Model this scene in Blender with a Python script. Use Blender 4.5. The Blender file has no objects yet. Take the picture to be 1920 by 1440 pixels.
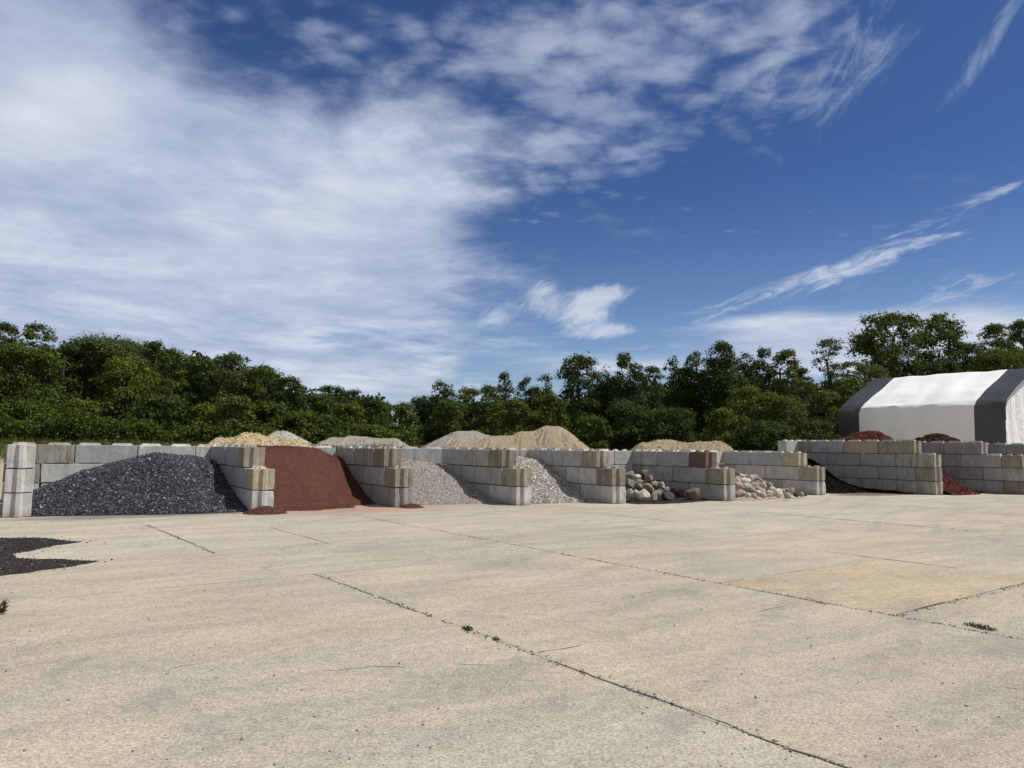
import bpy, bmesh, math, random
import numpy as np
from mathutils import Vector, Matrix

random.seed(7)
RNG = np.random.default_rng(7)
S = bpy.context.scene
COL = S.collection
rad = math.radians

# ------------------------------------------------------------------ frame
# The yard is laid out on two axes: u runs along the row of bins, v runs back into them.
TH = 0.5567
U = np.array([math.cos(TH), math.sin(TH)])
V = np.array([-math.sin(TH), math.cos(TH)])
F, PITCH, ROLL, EYE = 1415.0, 0.0841, 0.01197, 1.9

def W(u, v, z=0.0):
    p = U * u + V * v
    return Vector((float(p[0]), float(p[1]), float(z)))

_cp, _sp, _cr, _sr = math.cos(PITCH), math.sin(PITCH), math.cos(ROLL), math.sin(ROLL)
FW = Vector((0, _cp, _sp))
RT = Vector((_cr, -_sr * _sp, _sr * _cp))
UP = Vector((-_sr, -_cr * _sp, _cr * _cp))

def ray(x, y):
    return (FW * F + RT * (x - 960) + UP * (720 - y)).normalized()

def at(x, y, depth):
    """point seen at photo pixel (x, y), at that distance in front of the camera"""
    d = ray(x, y)
    return Vector((0, 0, EYE)) + d * (depth / d.y)

def smooth(a, b, x):
    t = np.clip((x - a) / (b - a), 0, 1)
    return t * t * (3 - 2 * t)

def terrain_h(x, y):
    v = x * V[0] + y * V[1]
    u = x * U[0] + y * U[1]
    return 0.35 * smooth(28.5, 33, v) * smooth(46, 34, u) + 1.4 * smooth(30, 52, v)

# ------------------------------------------------------------------ noise
def _hash(ix, iy, iz, seed):
    h = (ix.astype(np.int64) * 374761393 + iy.astype(np.int64) * 668265263 + iz.astype(np.int64) * 2147483647 + seed * 1274126177) & 0xffffffff
    h = ((h ^ (h >> 13)) * 1274126177) & 0xffffffff
    h = (h ^ (h >> 16)) & 0xffffffff
    return h / 2147483647.5 - 1.0

def vnoise(p, seed=0):
    p = np.asarray(p, float)
    i = np.floor(p)
    f = p - i
    f = f * f * (3 - 2 * f)
    out = 0
    for dx in (0, 1):
        for dy in (0, 1):
            for dz in (0, 1):
                w = (f[:, 0] if dx else 1 - f[:, 0]) * (f[:, 1] if dy else 1 - f[:, 1]) * (f[:, 2] if dz else 1 - f[:, 2])
                out = out + w * _hash(i[:, 0] + dx, i[:, 1] + dy, i[:, 2] + dz, seed)
    return out

def fbm(p, seed=0, oct=4, gain=0.5):
    p = np.asarray(p, float)
    a, s, o = 1.0, 0.0, 0.0
    for k in range(oct):
        o = o + a * vnoise(p * (2 ** k), seed + k * 17)
        s += a
        a *= gain
    return o / s

# ------------------------------------------------------------------ mesh helpers
def mesh_np(name, verts, faces, mats=(), midx=None, smooth_shade=False):
    """verts (n,3); faces: (m,k) array with one k, or a list of such arrays"""
    if isinstance(faces, np.ndarray):
        faces = [faces]
    me = bpy.data.meshes.new(name)
    nv = len(verts)
    me.vertices.add(nv)
    me.vertices.foreach_set('co', np.asarray(verts, np.float32).ravel())
    loops = np.concatenate([f.ravel() for f in faces]).astype(np.int32)
    sizes = np.concatenate([np.full(len(f), f.shape[1]) for f in faces]).astype(np.int32)
    starts = np.concatenate([[0], np.cumsum(sizes)[:-1]]).astype(np.int32)
    me.loops.add(len(loops))
    me.loops.foreach_set('vertex_index', loops)
    me.polygons.add(len(sizes))
    me.polygons.foreach_set('loop_start', starts)
    for m in mats:
        me.materials.append(m)
    if midx is not None:
        me.polygons.foreach_set('material_index', np.asarray(midx, np.int32))
    me.polygons.foreach_set('use_smooth', np.full(len(sizes), smooth_shade, bool))
    me.update(calc_edges=True)
    return me

def link(name, data, parent=None, loc=None):
    o = bpy.data.objects.new(name, data)
    COL.objects.link(o)
    if parent:
        o.parent = parent
    if loc is not None:
        o.location = loc
    return o

def tag(o, label=None, cat=None, group=None, kind=None):
    if label: o['label'] = label
    if cat: o['category'] = cat
    if group: o['group'] = group
    if kind: o['kind'] = kind
    return o

def tubes(paths, sides=6):
    """paths: list of (points, radii) -> verts, faces"""
    vs, fs, n = [], [], 0
    for pts, rs in paths:
        pts = np.asarray(pts, float)
        k = len(pts)
        d = np.gradient(pts, axis=0)
        d /= np.linalg.norm(d, axis=1)[:, None] + 1e-9
        ref = np.array([1.0, 0, 0]) if abs(d[0, 0]) < .8 else np.array([0, 1.0, 0])
        a = np.cross(d, ref); a /= np.linalg.norm(a, axis=1)[:, None] + 1e-9
        b = np.cross(d, a)
        ang = np.linspace(0, 2 * math.pi, sides, endpoint=False)
        ring = pts[:, None] + (a[:, None] * np.cos(ang)[None, :, None] + b[:, None] * np.sin(ang)[None, :, None]) * np.asarray(rs)[:, None, None]
        vs.append(ring.reshape(-1, 3))
        for i in range(k - 1):
            for j in range(sides):
                j2 = (j + 1) % sides
                fs.append((n + i * sides + j, n + i * sides + j2, n + (i + 1) * sides + j2, n + (i + 1) * sides + j))
        n += k * sides
    return np.concatenate(vs), np.array(fs)

# ------------------------------------------------------------------ material helpers
class X:
    """a socket with arithmetic"""
    def __init__(s, t, k): s.t, s.k = t, k
    def _m(s, op, *o, clamp=False):
        n = s.t.nodes.new('ShaderNodeMath'); n.operation = op; n.use_clamp = clamp
        for i, q in enumerate((s,) + o):
            if isinstance(q, X): s.t.links.new(q.k, n.inputs[i])
            else: n.inputs[i].default_value = q
        return X(s.t, n.outputs[0])
    def __add__(s, o): return s._m('ADD', o)
    def __sub__(s, o): return s._m('SUBTRACT', o)
    def __mul__(s, o): return s._m('MULTIPLY', o)
    def __truediv__(s, o): return s._m('DIVIDE', o)
    __radd__ = __add__; __rmul__ = __mul__
    def rsub(s, c): return (s * -1.0) + c
    def clamp(s): return s._m('ADD', 0.0, clamp=True)
    def smooth(s, a, b):
        n = s.t.nodes.new('ShaderNodeMapRange'); n.interpolation_type = 'SMOOTHSTEP'
        s.t.links.new(s.k, n.inputs[0])
        n.inputs[1].default_value = a; n.inputs[2].default_value = b
        return X(s.t, n.outputs[0])

def put(t, v, sock):
    if isinstance(v, X): t.links.new(v.k, sock)
    elif isinstance(v, (tuple, list)): sock.default_value = (*v, 1) if len(v) == 3 and len(sock.default_value) == 4 else v
    else: sock.default_value = v

def mixc(t, fac, a, b, mode='MIX'):
    n = t.nodes.new('ShaderNodeMix'); n.data_type = 'RGBA'; n.blend_type = mode
    put(t, fac, n.inputs[0]); put(t, a, n.inputs[6]); put(t, b, n.inputs[7])
    return X(t, n.outputs[2])

def noise(t, vec, scale, detail=4, rough=.55, dist=0.0):
    n = t.nodes.new('ShaderNodeTexNoise')
    n.inputs['Scale'].default_value = scale; n.inputs['Detail'].default_value = detail
    n.inputs['Roughness'].default_value = rough; n.inputs['Distortion'].default_value = dist
    if vec is not None: t.links.new(vec.k, n.inputs['Vector'])
    return X(t, n.outputs['Fac'])

def voro(t, vec, scale, out='Distance', feat='F1'):
    n = t.nodes.new('ShaderNodeTexVoronoi'); n.feature = feat
    n.inputs['Scale'].default_value = scale
    t.links.new(vec.k, n.inputs['Vector'])
    return X(t, n.outputs[out])

def vmap(t, vec, scale=(1, 1, 1), rot=(0, 0, 0), loc=(0, 0, 0)):
    n = t.nodes.new('ShaderNodeMapping')
    n.inputs['Scale'].default_value = scale; n.inputs['Rotation'].default_value = rot; n.inputs['Location'].default_value = loc
    t.links.new(vec.k, n.inputs['Vector'])
    return X(t, n.outputs[0])

def sep(t, vec):
    n = t.nodes.new('ShaderNodeSeparateXYZ'); t.links.new(vec.k, n.inputs[0])
    return [X(t, n.outputs[i]) for i in range(3)]

def ramp(t, fac, stops):
    n = t.nodes.new('ShaderNodeValToRGB'); e = n.color_ramp.elements
    while len(e) < len(stops): e.new(.5)
    for q, (p, c) in zip(e, stops):
        q.position = p; q.color = (*c, 1)
    t.links.new(fac.k, n.inputs[0])
    return X(t, n.outputs[0])

def newmat(name, rough=.9, spec=.3):
    m = bpy.data.materials.new(name); m.use_nodes = True
    t = m.node_tree
    b = t.nodes['Principled BSDF']
    b.inputs['Roughness'].default_value = rough
    b.inputs['Specular IOR Level'].default_value = spec
    def coord(k):
        n = t.nodes.new('ShaderNodeTexCoord'); return X(t, n.outputs[k])
    def pos():
        n = t.nodes.new('ShaderNodeNewGeometry'); return X(t, n.outputs['Position'])
    def geo(k):
        n = t.nodes.new('ShaderNodeNewGeometry'); return X(t, n.outputs[k])
    def obj(k):
        n = t.nodes.new('ShaderNodeObjectInfo'); return X(t, n.outputs[k])
    def color(c): put(t, c, b.inputs['Base Color'])
    def bump(h, strength=.3, dist=.02):
        n = t.nodes.new('ShaderNodeBump'); n.inputs['Strength'].default_value = strength; n.inputs['Distance'].default_value = dist
        t.links.new(h.k, n.inputs['Height']); t.links.new(n.outputs[0], b.inputs['Normal'])
    m_ = type('M', (), {})()
    m_.m, m_.t, m_.b, m_.coord, m_.pos, m_.geo, m_.obj, m_.color, m_.bump = m, t, b, coord, pos, geo, obj, color, bump
    return m_

# concrete lot
def make_lot_mat():
    k = newmat('lot_concrete', .92, .2); t = k.t; p = k.pos()
    a = t.nodes.new('ShaderNodeAttribute'); a.attribute_name = 'tint'
    c = X(t, a.outputs['Color'])
    q = vmap(t, p, (1, 1, 1), (0, 0, rad(-36)))
    wear = noise(t, p, .55, 6, .66, .5)
    c = mixc(t, wear.smooth(.40, .60) * .55, c, (.392, .354, .287))
    big = noise(t, p, .22, 5, .6)
    mid = noise(t, vmap(t, q, (.5, 1.6, 1)), .9, 6, .62, .6)
    c = mixc(t, .55, c, ramp(t, big, [(.35, (.41, .415, .43)), (.5, (.50, .50, .50)), (.65, (.57, .555, .525))]), 'OVERLAY')
    c = mixc(t, .60, c, ramp(t, mid, [(.34, (.39, .39, .40)), (.5, (.5, .5, .5)), (.66, (.60, .595, .58))]), 'OVERLAY')
    # long pale and grey smears of traffic along the row of bins
    st = noise(t, vmap(t, vmap(t, p, (1, 1, 1), (0, 0, -TH)), (.16, 1.5, 1)), 1.3, 6, .66, .4)
    c = mixc(t, .30, c, ramp(t, st, [(.34, (.40, .40, .41)), (.5, (.5, .5, .5)), (.66, (.60, .595, .575))]), 'OVERLAY')
    # sand, grit and exposed stones
    g1 = noise(t, p, 40, 6, .80)
    c = mixc(t, .9, c, ramp(t, g1, [(.34, (.22, .21, .20)), (.5, (.5, .5, .5)), (.66, (.76, .76, .75))]), 'OVERLAY')
    g3 = noise(t, p, 9, 6, .8)
    c = mixc(t, .6, c, ramp(t, g3, [(.34, (.34, .34, .34)), (.5, (.5, .5, .5)), (.66, (.66, .66, .65))]), 'OVERLAY')
    g2 = noise(t, p, 130, 2, .6)
    c = mixc(t, .6, c, ramp(t, g2, [(.34, (.28, .28, .28)), (.5, (.5, .5, .5)), (.66, (.74, .74, .73))]), 'OVERLAY')
    peb = voro(t, p, 34, 'Distance'); pc = voro(t, p, 34, 'Color')
    r, g_, b_ = sep(t, pc)
    dark = peb.smooth(.34, .20) * r.smooth(.70, .74)
    pale = peb.smooth(.32, .20) * g_.smooth(.82, .86)
    c = mixc(t, dark * .62, c, (.13, .12, .105))
    c = mixc(t, pale * .6, c, (.62, .60, .55))
    pe2 = voro(t, p, 11, 'Distance'); r2, _, _ = sep(t, voro(t, p, 11, 'Color'))
    c = mixc(t, (pe2.smooth(.16, .08) * r2.smooth(.90, .93)) * .7, c, (.11, .10, .09))
    # oil and water marks, faint tyre tracks curving toward the bins
    ws = noise(t, vmap(t, p, (1, 1, 1), (0, 0, .4), (13, 4, 0)), .8, 6, .7, .8)
    c = mixc(t, ws.smooth(.54, .70) * .42, c, (.20, .195, .185))
    tk = noise(t, p, .12, 2, .5)
    wv = t.nodes.new('ShaderNodeTexWave'); wv.wave_type = 'BANDS'; wv.inputs['Scale'].default_value = .21; wv.inputs['Distortion'].default_value = 5.0; wv.inputs['Detail'].default_value = 2; wv.inputs['Detail Scale'].default_value = .35
    t.links.new(vmap(t, p, (1, 1, 1), (0, 0, .55)).k, wv.inputs['Vector'])
    trk = X(t, wv.outputs['Fac']).smooth(.90, 1.0) * tk.smooth(.46, .62) * noise(t, p, 5, 5, .7).smooth(.35, .6)
    c = mixc(t, trk * .38, c, (.21, .195, .17))
    # red stone dust in front of the red bin
    uv = vmap(t, p, (1, 1, 1), (0, 0, -TH))
    ux, vy, _ = sep(t, uv)
    du = ((ux - 8.3) / 3.6); dv = ((vy - 21.9) / 2.1)
    d2 = du * du + dv * dv
    dust = (d2 + (noise(t, vmap(t, uv, (.5, 1.6, 1)), 1.2, 5, .65) - .5) * 1.6).smooth(1.05, .1)
    c = mixc(t, dust * .55, c, (.35, .185, .125))
    # dark grit washed out in front of the black stone bin and the mulch bin
    du = ((ux - 2.3) / 3.8); dv = ((vy - 22.2) / .9)
    d2 = du * du + dv * dv
    gr = (d2 + (noise(t, vmap(t, uv, (.8, 3, 1)), 2.5, 6, .75) - .5) * 3.0).smooth(.9, .2)
    c = mixc(t, gr * .6, c, (.10, .10, .11))
    du = ((ux - 32.4) / 3.2); dv = ((vy - 20.6) / 1.3)
    d2 = du * du + dv * dv
    gr = (d2 + (noise(t, vmap(t, uv, (.8, 2, 1)), 2.0, 6, .75) - .5) * 2.6).smooth(1.0, .3)
    c = mixc(t, gr * .8, c, (.07, .055, .045))
    k.color(c)
    k.bump(g1 + g2 * .7, .45, .012)
    return k.m

def make_block_mat():
    k = newmat('cast_concrete', .88, .25); t = k.t
    o = k.coord('Object'); info = k.obj('Color'); rnd = k.obj('Random'); al = k.obj('Alpha')
    n = t.nodes.new('ShaderNodeVectorMath'); n.operation = 'ADD'
    cmb = t.nodes.new('ShaderNodeCombineXYZ')
    for i in range(3): t.links.new((rnd * (37.0 + 11 * i)).k, cmb.inputs[i])
    t.links.new(o.k, n.inputs[0]); t.links.new(cmb.outputs[0], n.inputs[1])
    o = X(t, n.outputs[0])
    c = info
    big = noise(t, o, 2.2, 5, .6, .5)
    c = mixc(t, .5, c, ramp(t, big, [(.36, (.36, .36, .365)), (.5, (.5, .5, .5)), (.66, (.62, .61, .59))]), 'OVERLAY')
    run = noise(t, vmap(t, o, (9, 9, .7)), 1.0, 4, .65)
    c = mixc(t, run.smooth(.47, .66) * al, c, (.115, .095, .07))
    blot = noise(t, o, 5.5, 6, .72, .3)
    c = mixc(t, blot.smooth(.52, .66) * (al * .8), c, (.16, .145, .115))
    # drips from the top edge, hairline cracks, stains round the chipped edges
    ol = k.coord('Object'); _, _, oz = sep(t, ol)
    dr = noise(t, vmap(t, o, (14, 14, .5)), 1.0, 4, .7)
    c = mixc(t, (dr + oz * .45).smooth(.70, .92) * .28, c, (.13, .115, .09))
    ck = voro(t, vmap(t, o, (1, 1, 1), (.3, .2, .1)), 1.7, 'Distance', 'DISTANCE_TO_EDGE')
    c = mixc(t, (ck + (noise(t, o, 9, 4, .6) - .5) * .03).smooth(.014, .004) * noise(t, o, 1.3, 2, .5).smooth(.48, .60) * .6, c, (.10, .09, .075))
    _, _, wz = sep(t, k.pos())
    spl = (wz * -1.0 + noise(t, o, 4, 5, .7) * .5).smooth(-.02, .24)
    c = mixc(t, spl * .5, c, (.22, .185, .14))
    pore = noise(t, o, 55, 3, .7)
    c = mixc(t, .45, c, ramp(t, pore, [(.3, (.3, .3, .3)), (.5, (.5, .5, .5)), (.72, (.68, .68, .67))]), 'OVERLAY')
    k.color(c)
    k.bump(pore + blot, .5, .012)
    return k.m

def make_stone_mat(name, stops, rough=.85, spec=.35, noise_scale=30, var=.35):
    """loose stone: each grain gets its own tone"""
    k = newmat(name, rough, spec); t = k.t
    r = k.geo('Random Per Island')
    c = ramp(t, r, stops)
    n = noise(t, k.pos(), noise_scale, 3, .6)
    c = mixc(t, var, c, ramp(t, n, [(.3, (.3, .3, .3)), (.7, (.7, .7, .7))]), 'OVERLAY')
    k.color(c)
    k.bump(n, .4, .01)
    return k.m

def make_bed_mat(name, cols, scale=40, rough=.95, bump=.6, big=.8):
    """the body of a heap, under its loose top grains"""
    k = newmat(name, rough, .15); t = k.t; p = k.pos()
    n = noise(t, p, scale, 4, .75)
    m = noise(t, p, big, 5, .6)
    c = ramp(t, n, [(.28, cols[0]), (.5, cols[1]), (.72, cols[2])])
    c = mixc(t, .5, c, ramp(t, m, [(.3, (.40, .40, .40)), (.7, (.6, .6, .6))]), 'OVERLAY')
    k.color(c); k.bump(n, bump, .04)
    return k.m

def make_leaf_mat(name, base, var=.35):
    k = newmat(name, .7, .12); t = k.t
    r = k.geo('Random Per Island')
    c = ramp(t, r, [(0, tuple(x * (1 - var) for x in base)), (.55, base), (1, (base[0] * (1 + var * 1.3), base[1] * (1 + var), base[2] * (1 + var * .4)))])
    n = noise(t, k.pos(), .35, 2, .5)
    c = mixc(t, .4, c, ramp(t, n, [(.3, (.38, .40, .40)), (.7, (.62, .60, .54))]), 'OVERLAY')
    k.color(c)
    tr = t.nodes.new('ShaderNodeBsdfTranslucent'); t.links.new(c.k, tr.inputs[0])
    mx = t.nodes.new('ShaderNodeMixShader'); mx.inputs[0].default_value = .28
    t.links.new(k.b.outputs[0], mx.inputs[1]); t.links.new(tr.outputs[0], mx.inputs[2])
    t.links.new(mx.outputs[0], t.nodes['Material Output'].inputs[0])
    return k.m

def make_plain(name, c, rough=.8, spec=.3, metal=0.0, nscale=6, amt=.3, bump=.0):
    k = newmat(name, rough, spec); t = k.t
    n = noise(t, k.coord('Object'), nscale, 5, .65)
    k.color(mixc(t, amt, c, ramp(t, n, [(.3, (.3, .3, .3)), (.7, (.7, .7, .7))]), 'OVERLAY'))
    k.b.inputs['Metallic'].default_value = metal
    if bump: k.bump(n, bump, .03)
    return k.m

def make_rock_mat():
    k = newmat('boulder', .85, .3); t = k.t
    o = k.coord('Object'); c = k.obj('Color'); al = k.obj('Alpha'); rnd = k.obj('Random')
    n = noise(t, vmap(t, o, (1, 1, 2.2)), 6, 6, .65, 1.0)
    c = mixc(t, .85, c, ramp(t, n, [(.3, (.24, .23, .23)), (.5, (.5, .5, .5)), (.72, (.72, .71, .68))]), 'OVERLAY')
    s = noise(t, o, 38, 3, .7)
    c = mixc(t, .6, c, ramp(t, s, [(.3, (.26, .26, .26)), (.5, (.5, .5, .5)), (.7, (.74, .74, .74))]), 'OVERLAY')
    k.color(c); k.bump(n + s * .4, .6, .03)
    return k.m

M_LOT = make_lot_mat()
M_BLOCK = make_block_mat()
M_ROCK = make_rock_mat()
M_JOINT = make_bed_mat('joint_dirt', [(.03, .028, .022), (.075, .068, .052), (.15, .135, .105)], 60)
M_SPALL = make_bed_mat('joint_spall', [(.22, .205, .17), (.40, .375, .32), (.58, .56, .50)], 45)
M_BARK = make_plain('bark', (.075, .062, .050), .95, .1, 0, 3, .5, .4)
M_STEEL = make_plain('rebar', (.16, .12, .10), .6, .5, .6)

# ------------------------------------------------------------------ camera, sun, sky
cam = bpy.data.cameras.new('camera')
cam.sensor_width = 36.0; cam.lens = 36.0 * F / 1920.0
cam.clip_start = .1; cam.clip_end = 6000
co = link('camera', cam)
co.matrix_world = Matrix(((RT.x, UP.x, -FW.x, 0), (RT.y, UP.y, -FW.y, 0), (RT.z, UP.z, -FW.z, EYE), (0, 0, 0, 1)))
S.camera = co

l2 = U * -.54 + V * .40
LD = Vector((float(l2[0]), float(l2[1]), -1.0)).normalized()     # the way sunlight travels
SUN_EL = math.asin(-LD.z)
SUN_AZ = math.atan2(-LD.x, -LD.y)
sl = bpy.data.lights.new('sun', 'SUN')
sl.energy = 4.7; sl.angle = rad(.53); sl.color = (1.0, .955, .88)
so = link('sun', sl, None, (0, 0, 60))
so.rotation_euler = LD.to_track_quat('-Z', 'Y').to_euler()

S.view_settings.view_transform = 'Standard'; S.view_settings.look = 'None'
S.view_settings.exposure = 0.0; S.view_settings.gamma = 1.0
S.render.engine = 'CYCLES'
S.cycles.max_bounces = 6
S.cycles.diffuse_bounces = 3

def sky_az(x, y):
    d = ray(x, y)
    return math.degrees(math.atan2(d.x, d.y)), math.degrees(math.asin(d.z))

def build_sky():
    w = bpy.data.worlds.new('World'); S.world = w; w.use_nodes = True
    t = w.node_tree
    bg = t.nodes['Background']
    sk = t.nodes.new('ShaderNodeTexSky'); sk.sky_type = 'NISHITA'; sk.sun_disc = False
    sk.sun_elevation = SUN_EL; sk.sun_rotation = SUN_AZ
    sk.air_density = 1.0; sk.dust_density = .4; sk.ozone_density = 2.2
    STR = .1
    bg.inputs['Strength'].default_value = STR
    tc = t.nodes.new('ShaderNodeTexCoord'); d = X(t, tc.outputs['Generated'])
    dx, dy, dz = sep(t, d)
    R2D = 180 / math.pi
    az = dx._m('ARCTAN2', dy) * R2D
    el = dz._m('ARCSINE') * R2D
    zz = dz._m('MAXIMUM', 0.0) + .07
    cb = t.nodes.new('ShaderNodeCombineXYZ')
    t.links.new((dx / zz).k, cb.inputs[0]); t.links.new((dy / zz).k, cb.inputs[1])
    pl = X(t, cb.outputs[0])
    ca = t.nodes.new('ShaderNodeCombineXYZ')
    t.links.new(az.k, ca.inputs[0]); t.links.new(el.k, ca.inputs[1])
    ae = X(t, ca.outputs[0])
    PX = 57.3 / F
    def blob(x, y, rx, ry, rot, amp):
        a0, e0 = sky_az(x, y)
        c, s_ = math.cos(rad(rot)), math.sin(rad(rot))
        a = az - a0; e = el - e0
        xx = (a * c + e * s_) / (rx * PX); yy = (e * c - a * s_) / (ry * PX)
        return ((xx * xx + yy * yy) * -1.0)._m('EXPONENT') * amp
    def total(lst):
        o = None
        for q in lst:
            g = blob(*q); o = g if o is None else o + g
        return o
    # A: the big soft sheet on the left
    MA = total([(60, 470, 560, 400, 0, .95), (520, 430, 400, 210, 8, .80), (820, 320, 130, 110, 10, .34), (30, 60, 190, 190, 0, .70),
                (330, 640, 480, 110, 0, .72), (760, 520, 170, 50, 0, .42), (540, 50, 360, 120, 0, -.30),
                (880, 560, 120, 50, 0, -.25), (640, 635, 130, 34, -8, -.62), (960, 430, 150, 70, 0, -.30)])
    # unseen cloud added at left and behind the camera to brighten and neutralise fill
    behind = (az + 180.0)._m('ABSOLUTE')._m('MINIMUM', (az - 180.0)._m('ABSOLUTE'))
    fill_cloud = behind.smooth(150, 95) + az.smooth(-36, -60) * .5
    MA = MA + fill_cloud.clamp() * .48
    nA = noise(t, pl, 1.0, 7, .56, .25)
    nA2 = noise(t, vmap(t, pl, (1, 1, 1), (0, 0, .6), (4, 2, 0)), 3.4, 6, .60, .3)
    nA3 = noise(t, vmap(t, pl, (1, .8, 1), (0, 0, .2), (7, 1, 0)), 8.5, 5, .6, .2)
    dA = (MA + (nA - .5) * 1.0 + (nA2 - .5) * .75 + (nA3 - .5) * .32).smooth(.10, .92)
    # B: broken altocumulus overhead
    MB = total([(1000, 180, 240, 150, 0, .52), (760, 70, 420, 120, 0, .44), (1230, 40, 280, 110, 0, .54), (1500, 70, 240, 110, 40, .50),
                (1130, 300, 190, 70, 15, .44), (300, 120, 240, 90, 0, .30), (1030, 330, 90, 60, 0, .2)])
    nB = noise(t, vmap(t, pl, (1, 1.1, 1), (0, 0, .3), (9, 3, 0)), 6.5, 6, .58, .25)
    nB2 = noise(t, vmap(t, pl, (1, 1, 1), (0, 0, 0), (1, 7, 0)), 1.8, 3, .5)
    vw = t.nodes.new('ShaderNodeVectorMath'); vw.operation = 'ADD'
    nn = t.nodes.new('ShaderNodeTexNoise'); nn.inputs['Scale'].default_value = 3.0; nn.inputs['Detail'].default_value = 3
    t.links.new(pl.k, nn.inputs['Vector']); sc_ = t.nodes.new('ShaderNodeVectorMath'); sc_.operation = 'SCALE'; sc_.inputs['Scale'].default_value = .22
    t.links.new(nn.outputs['Color'], sc_.inputs[0]); t.links.new(pl.k, vw.inputs[0]); t.links.new(sc_.outputs[0], vw.inputs[1])
    cell = voro(t, X(t, vw.outputs[0]), 11.0).rsub(.42)
    dB = (MB + (nB - .5) * 1.6 + cell * .50 + (nB2 - .5) * 1.1).smooth(.26, 1.12) * .66
    # C: cirrus, in four sets by the way the fibres run
    def streaks(lst, rot, sx, sy, seed, dist, lo=.34, hi=1.05, amp=1.25):
        M = total(lst)
        r_ = t.nodes.new('ShaderNodeVectorRotate'); r_.inputs['Angle'].default_value = rad(-rot)
        r_.rotation_type = 'Z_AXIS'
        t.links.new(ae.k, r_.inputs['Vector'])
        q = vmap(t, X(t, r_.outputs[0]), (sx, sy, 1), (0, 0, 0), (seed * 3.1, seed * 1.7, 0))
        n = noise(t, q, 1.0, 8, .66, dist)
        return (M + (n - .5) * amp).smooth(lo, hi) * (M * 2.2).clamp()
    dC = [streaks([(1570, 512, 200, 22, 13, .48), (1370, 572, 190, 24, 14, .46), (1710, 440, 200, 34, 22, .52), (1890, 352, 70, 10, 17, .62), (1760, 560, 90, 30, 20, .40), (1880, 520, 120, 24, 6, .40)], 16, .26, 1.0, 1, 1.2, .40, 1.25, 2.3),
          streaks([(1835, 110, 165, 26, 50, .50), (1600, 120, 190, 80, 42, .52), (1400, 170, 120, 50, 30, .35)], 46, .22, .55, 2, .6),
          streaks([(930, 590, 52, 34, 30, .72), (1015, 555, 42, 38, 60, .72), (1100, 585, 66, 42, 25, .92), (1150, 622, 60, 14, 4, .8), (1140, 550, 60, 16, 10, .6)], 34, .38, .75, 3, 1.6, .30, 1.0, 1.0),
          streaks([(690, 722, 190, 24, 2, .80), (810, 685, 80, 26, 10, .78), (700, 668, 70, 20, 5, .6), (800, 610, 80, 26, 15, .6), (1290, 650, 260, 22, 3, .50), (740, 640, 60, 20, 5, .4)], 4, .25, 1.0, 4, .9)]
    # D: the bank low on the right
    MD = total([(1800, 640, 330, 60, -2, 1.05), (1540, 640, 190, 40, -8, .62), (1250, 690, 260, 26, 0, .40), (1000, 690, 260, 40, 0, .30), (600, 760, 400, 40, 0, .45)])
    nD = noise(t, vmap(t, ae, (.10, .50, 1), (0, 0, .05), (3, 1, 0)), 1.0, 6, .60, .6)
    dD = (MD + (nD - .5) * .9).smooth(.22, .80)
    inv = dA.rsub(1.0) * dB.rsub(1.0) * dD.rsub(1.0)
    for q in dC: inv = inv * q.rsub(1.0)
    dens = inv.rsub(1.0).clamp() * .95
    lit = (noise(t, vmap(t, pl, (1, 1, 1), (0, 0, 0), (2, 5, 0)), 1.2, 6, .56, .3) * .62 + nA2 * .26 + nA3 * .12)
    k = 1.0 / STR
    cc = ramp(t, lit, [(.36, (.325, .395, .580)), (.50, (.475, .550, .715)), (.62, (.660, .725, .830))])
    wh = total([(100, 210, 120, 60, 20, .6), (480, 480, 230, 90, 10, .30), (1800, 640, 330, 50, 0, .60), (1090, 590, 110, 50, 0, .6), (1290, 20, 60, 30, 0, .5), (700, 715, 220, 40, 0, .4)]).clamp()
    cc = mixc(t, wh * .75, cc, (.80, .84, .88))
    cc = mixc(t, fill_cloud.clamp(), cc, (.64, .595, .51))  # warm tone of the added unseen cloud, so its fill stays neutral
    cc = mixc(t, 1.0, cc, (k, k, k), 'MULTIPLY')
    base = mixc(t, 1.0, X(t, sk.outputs[0]), mixc(t, el.smooth(2.0, 21.0), (.74, .82, 1.0), SKY_TINT), 'MULTIPLY')
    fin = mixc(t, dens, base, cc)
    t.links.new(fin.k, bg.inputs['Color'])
    w.cycles.sampling_method = 'MANUAL'; w.cycles.sample_map_resolution = 512
SKY_TINT = (.315, .445, .695)
build_sky()

# ------------------------------------------------------------------ ground
def grid_mesh(xs, ys, hfun, name, mats):
    gx, gy = np.meshgrid(xs, ys)
    z = hfun(gx, gy)
    vs = np.stack([gx.ravel(), gy.ravel(), z.ravel()], 1)
    nx, ny = len(xs), len(ys)
    i = np.arange(nx * ny).reshape(ny, nx)
    f = np.stack([i[:-1, :-1].ravel(), i[:-1, 1:].ravel(), i[1:, 1:].ravel(), i[1:, :-1].ravel()], 1)
    return mesh_np(name, vs, f, mats, None, True)

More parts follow.
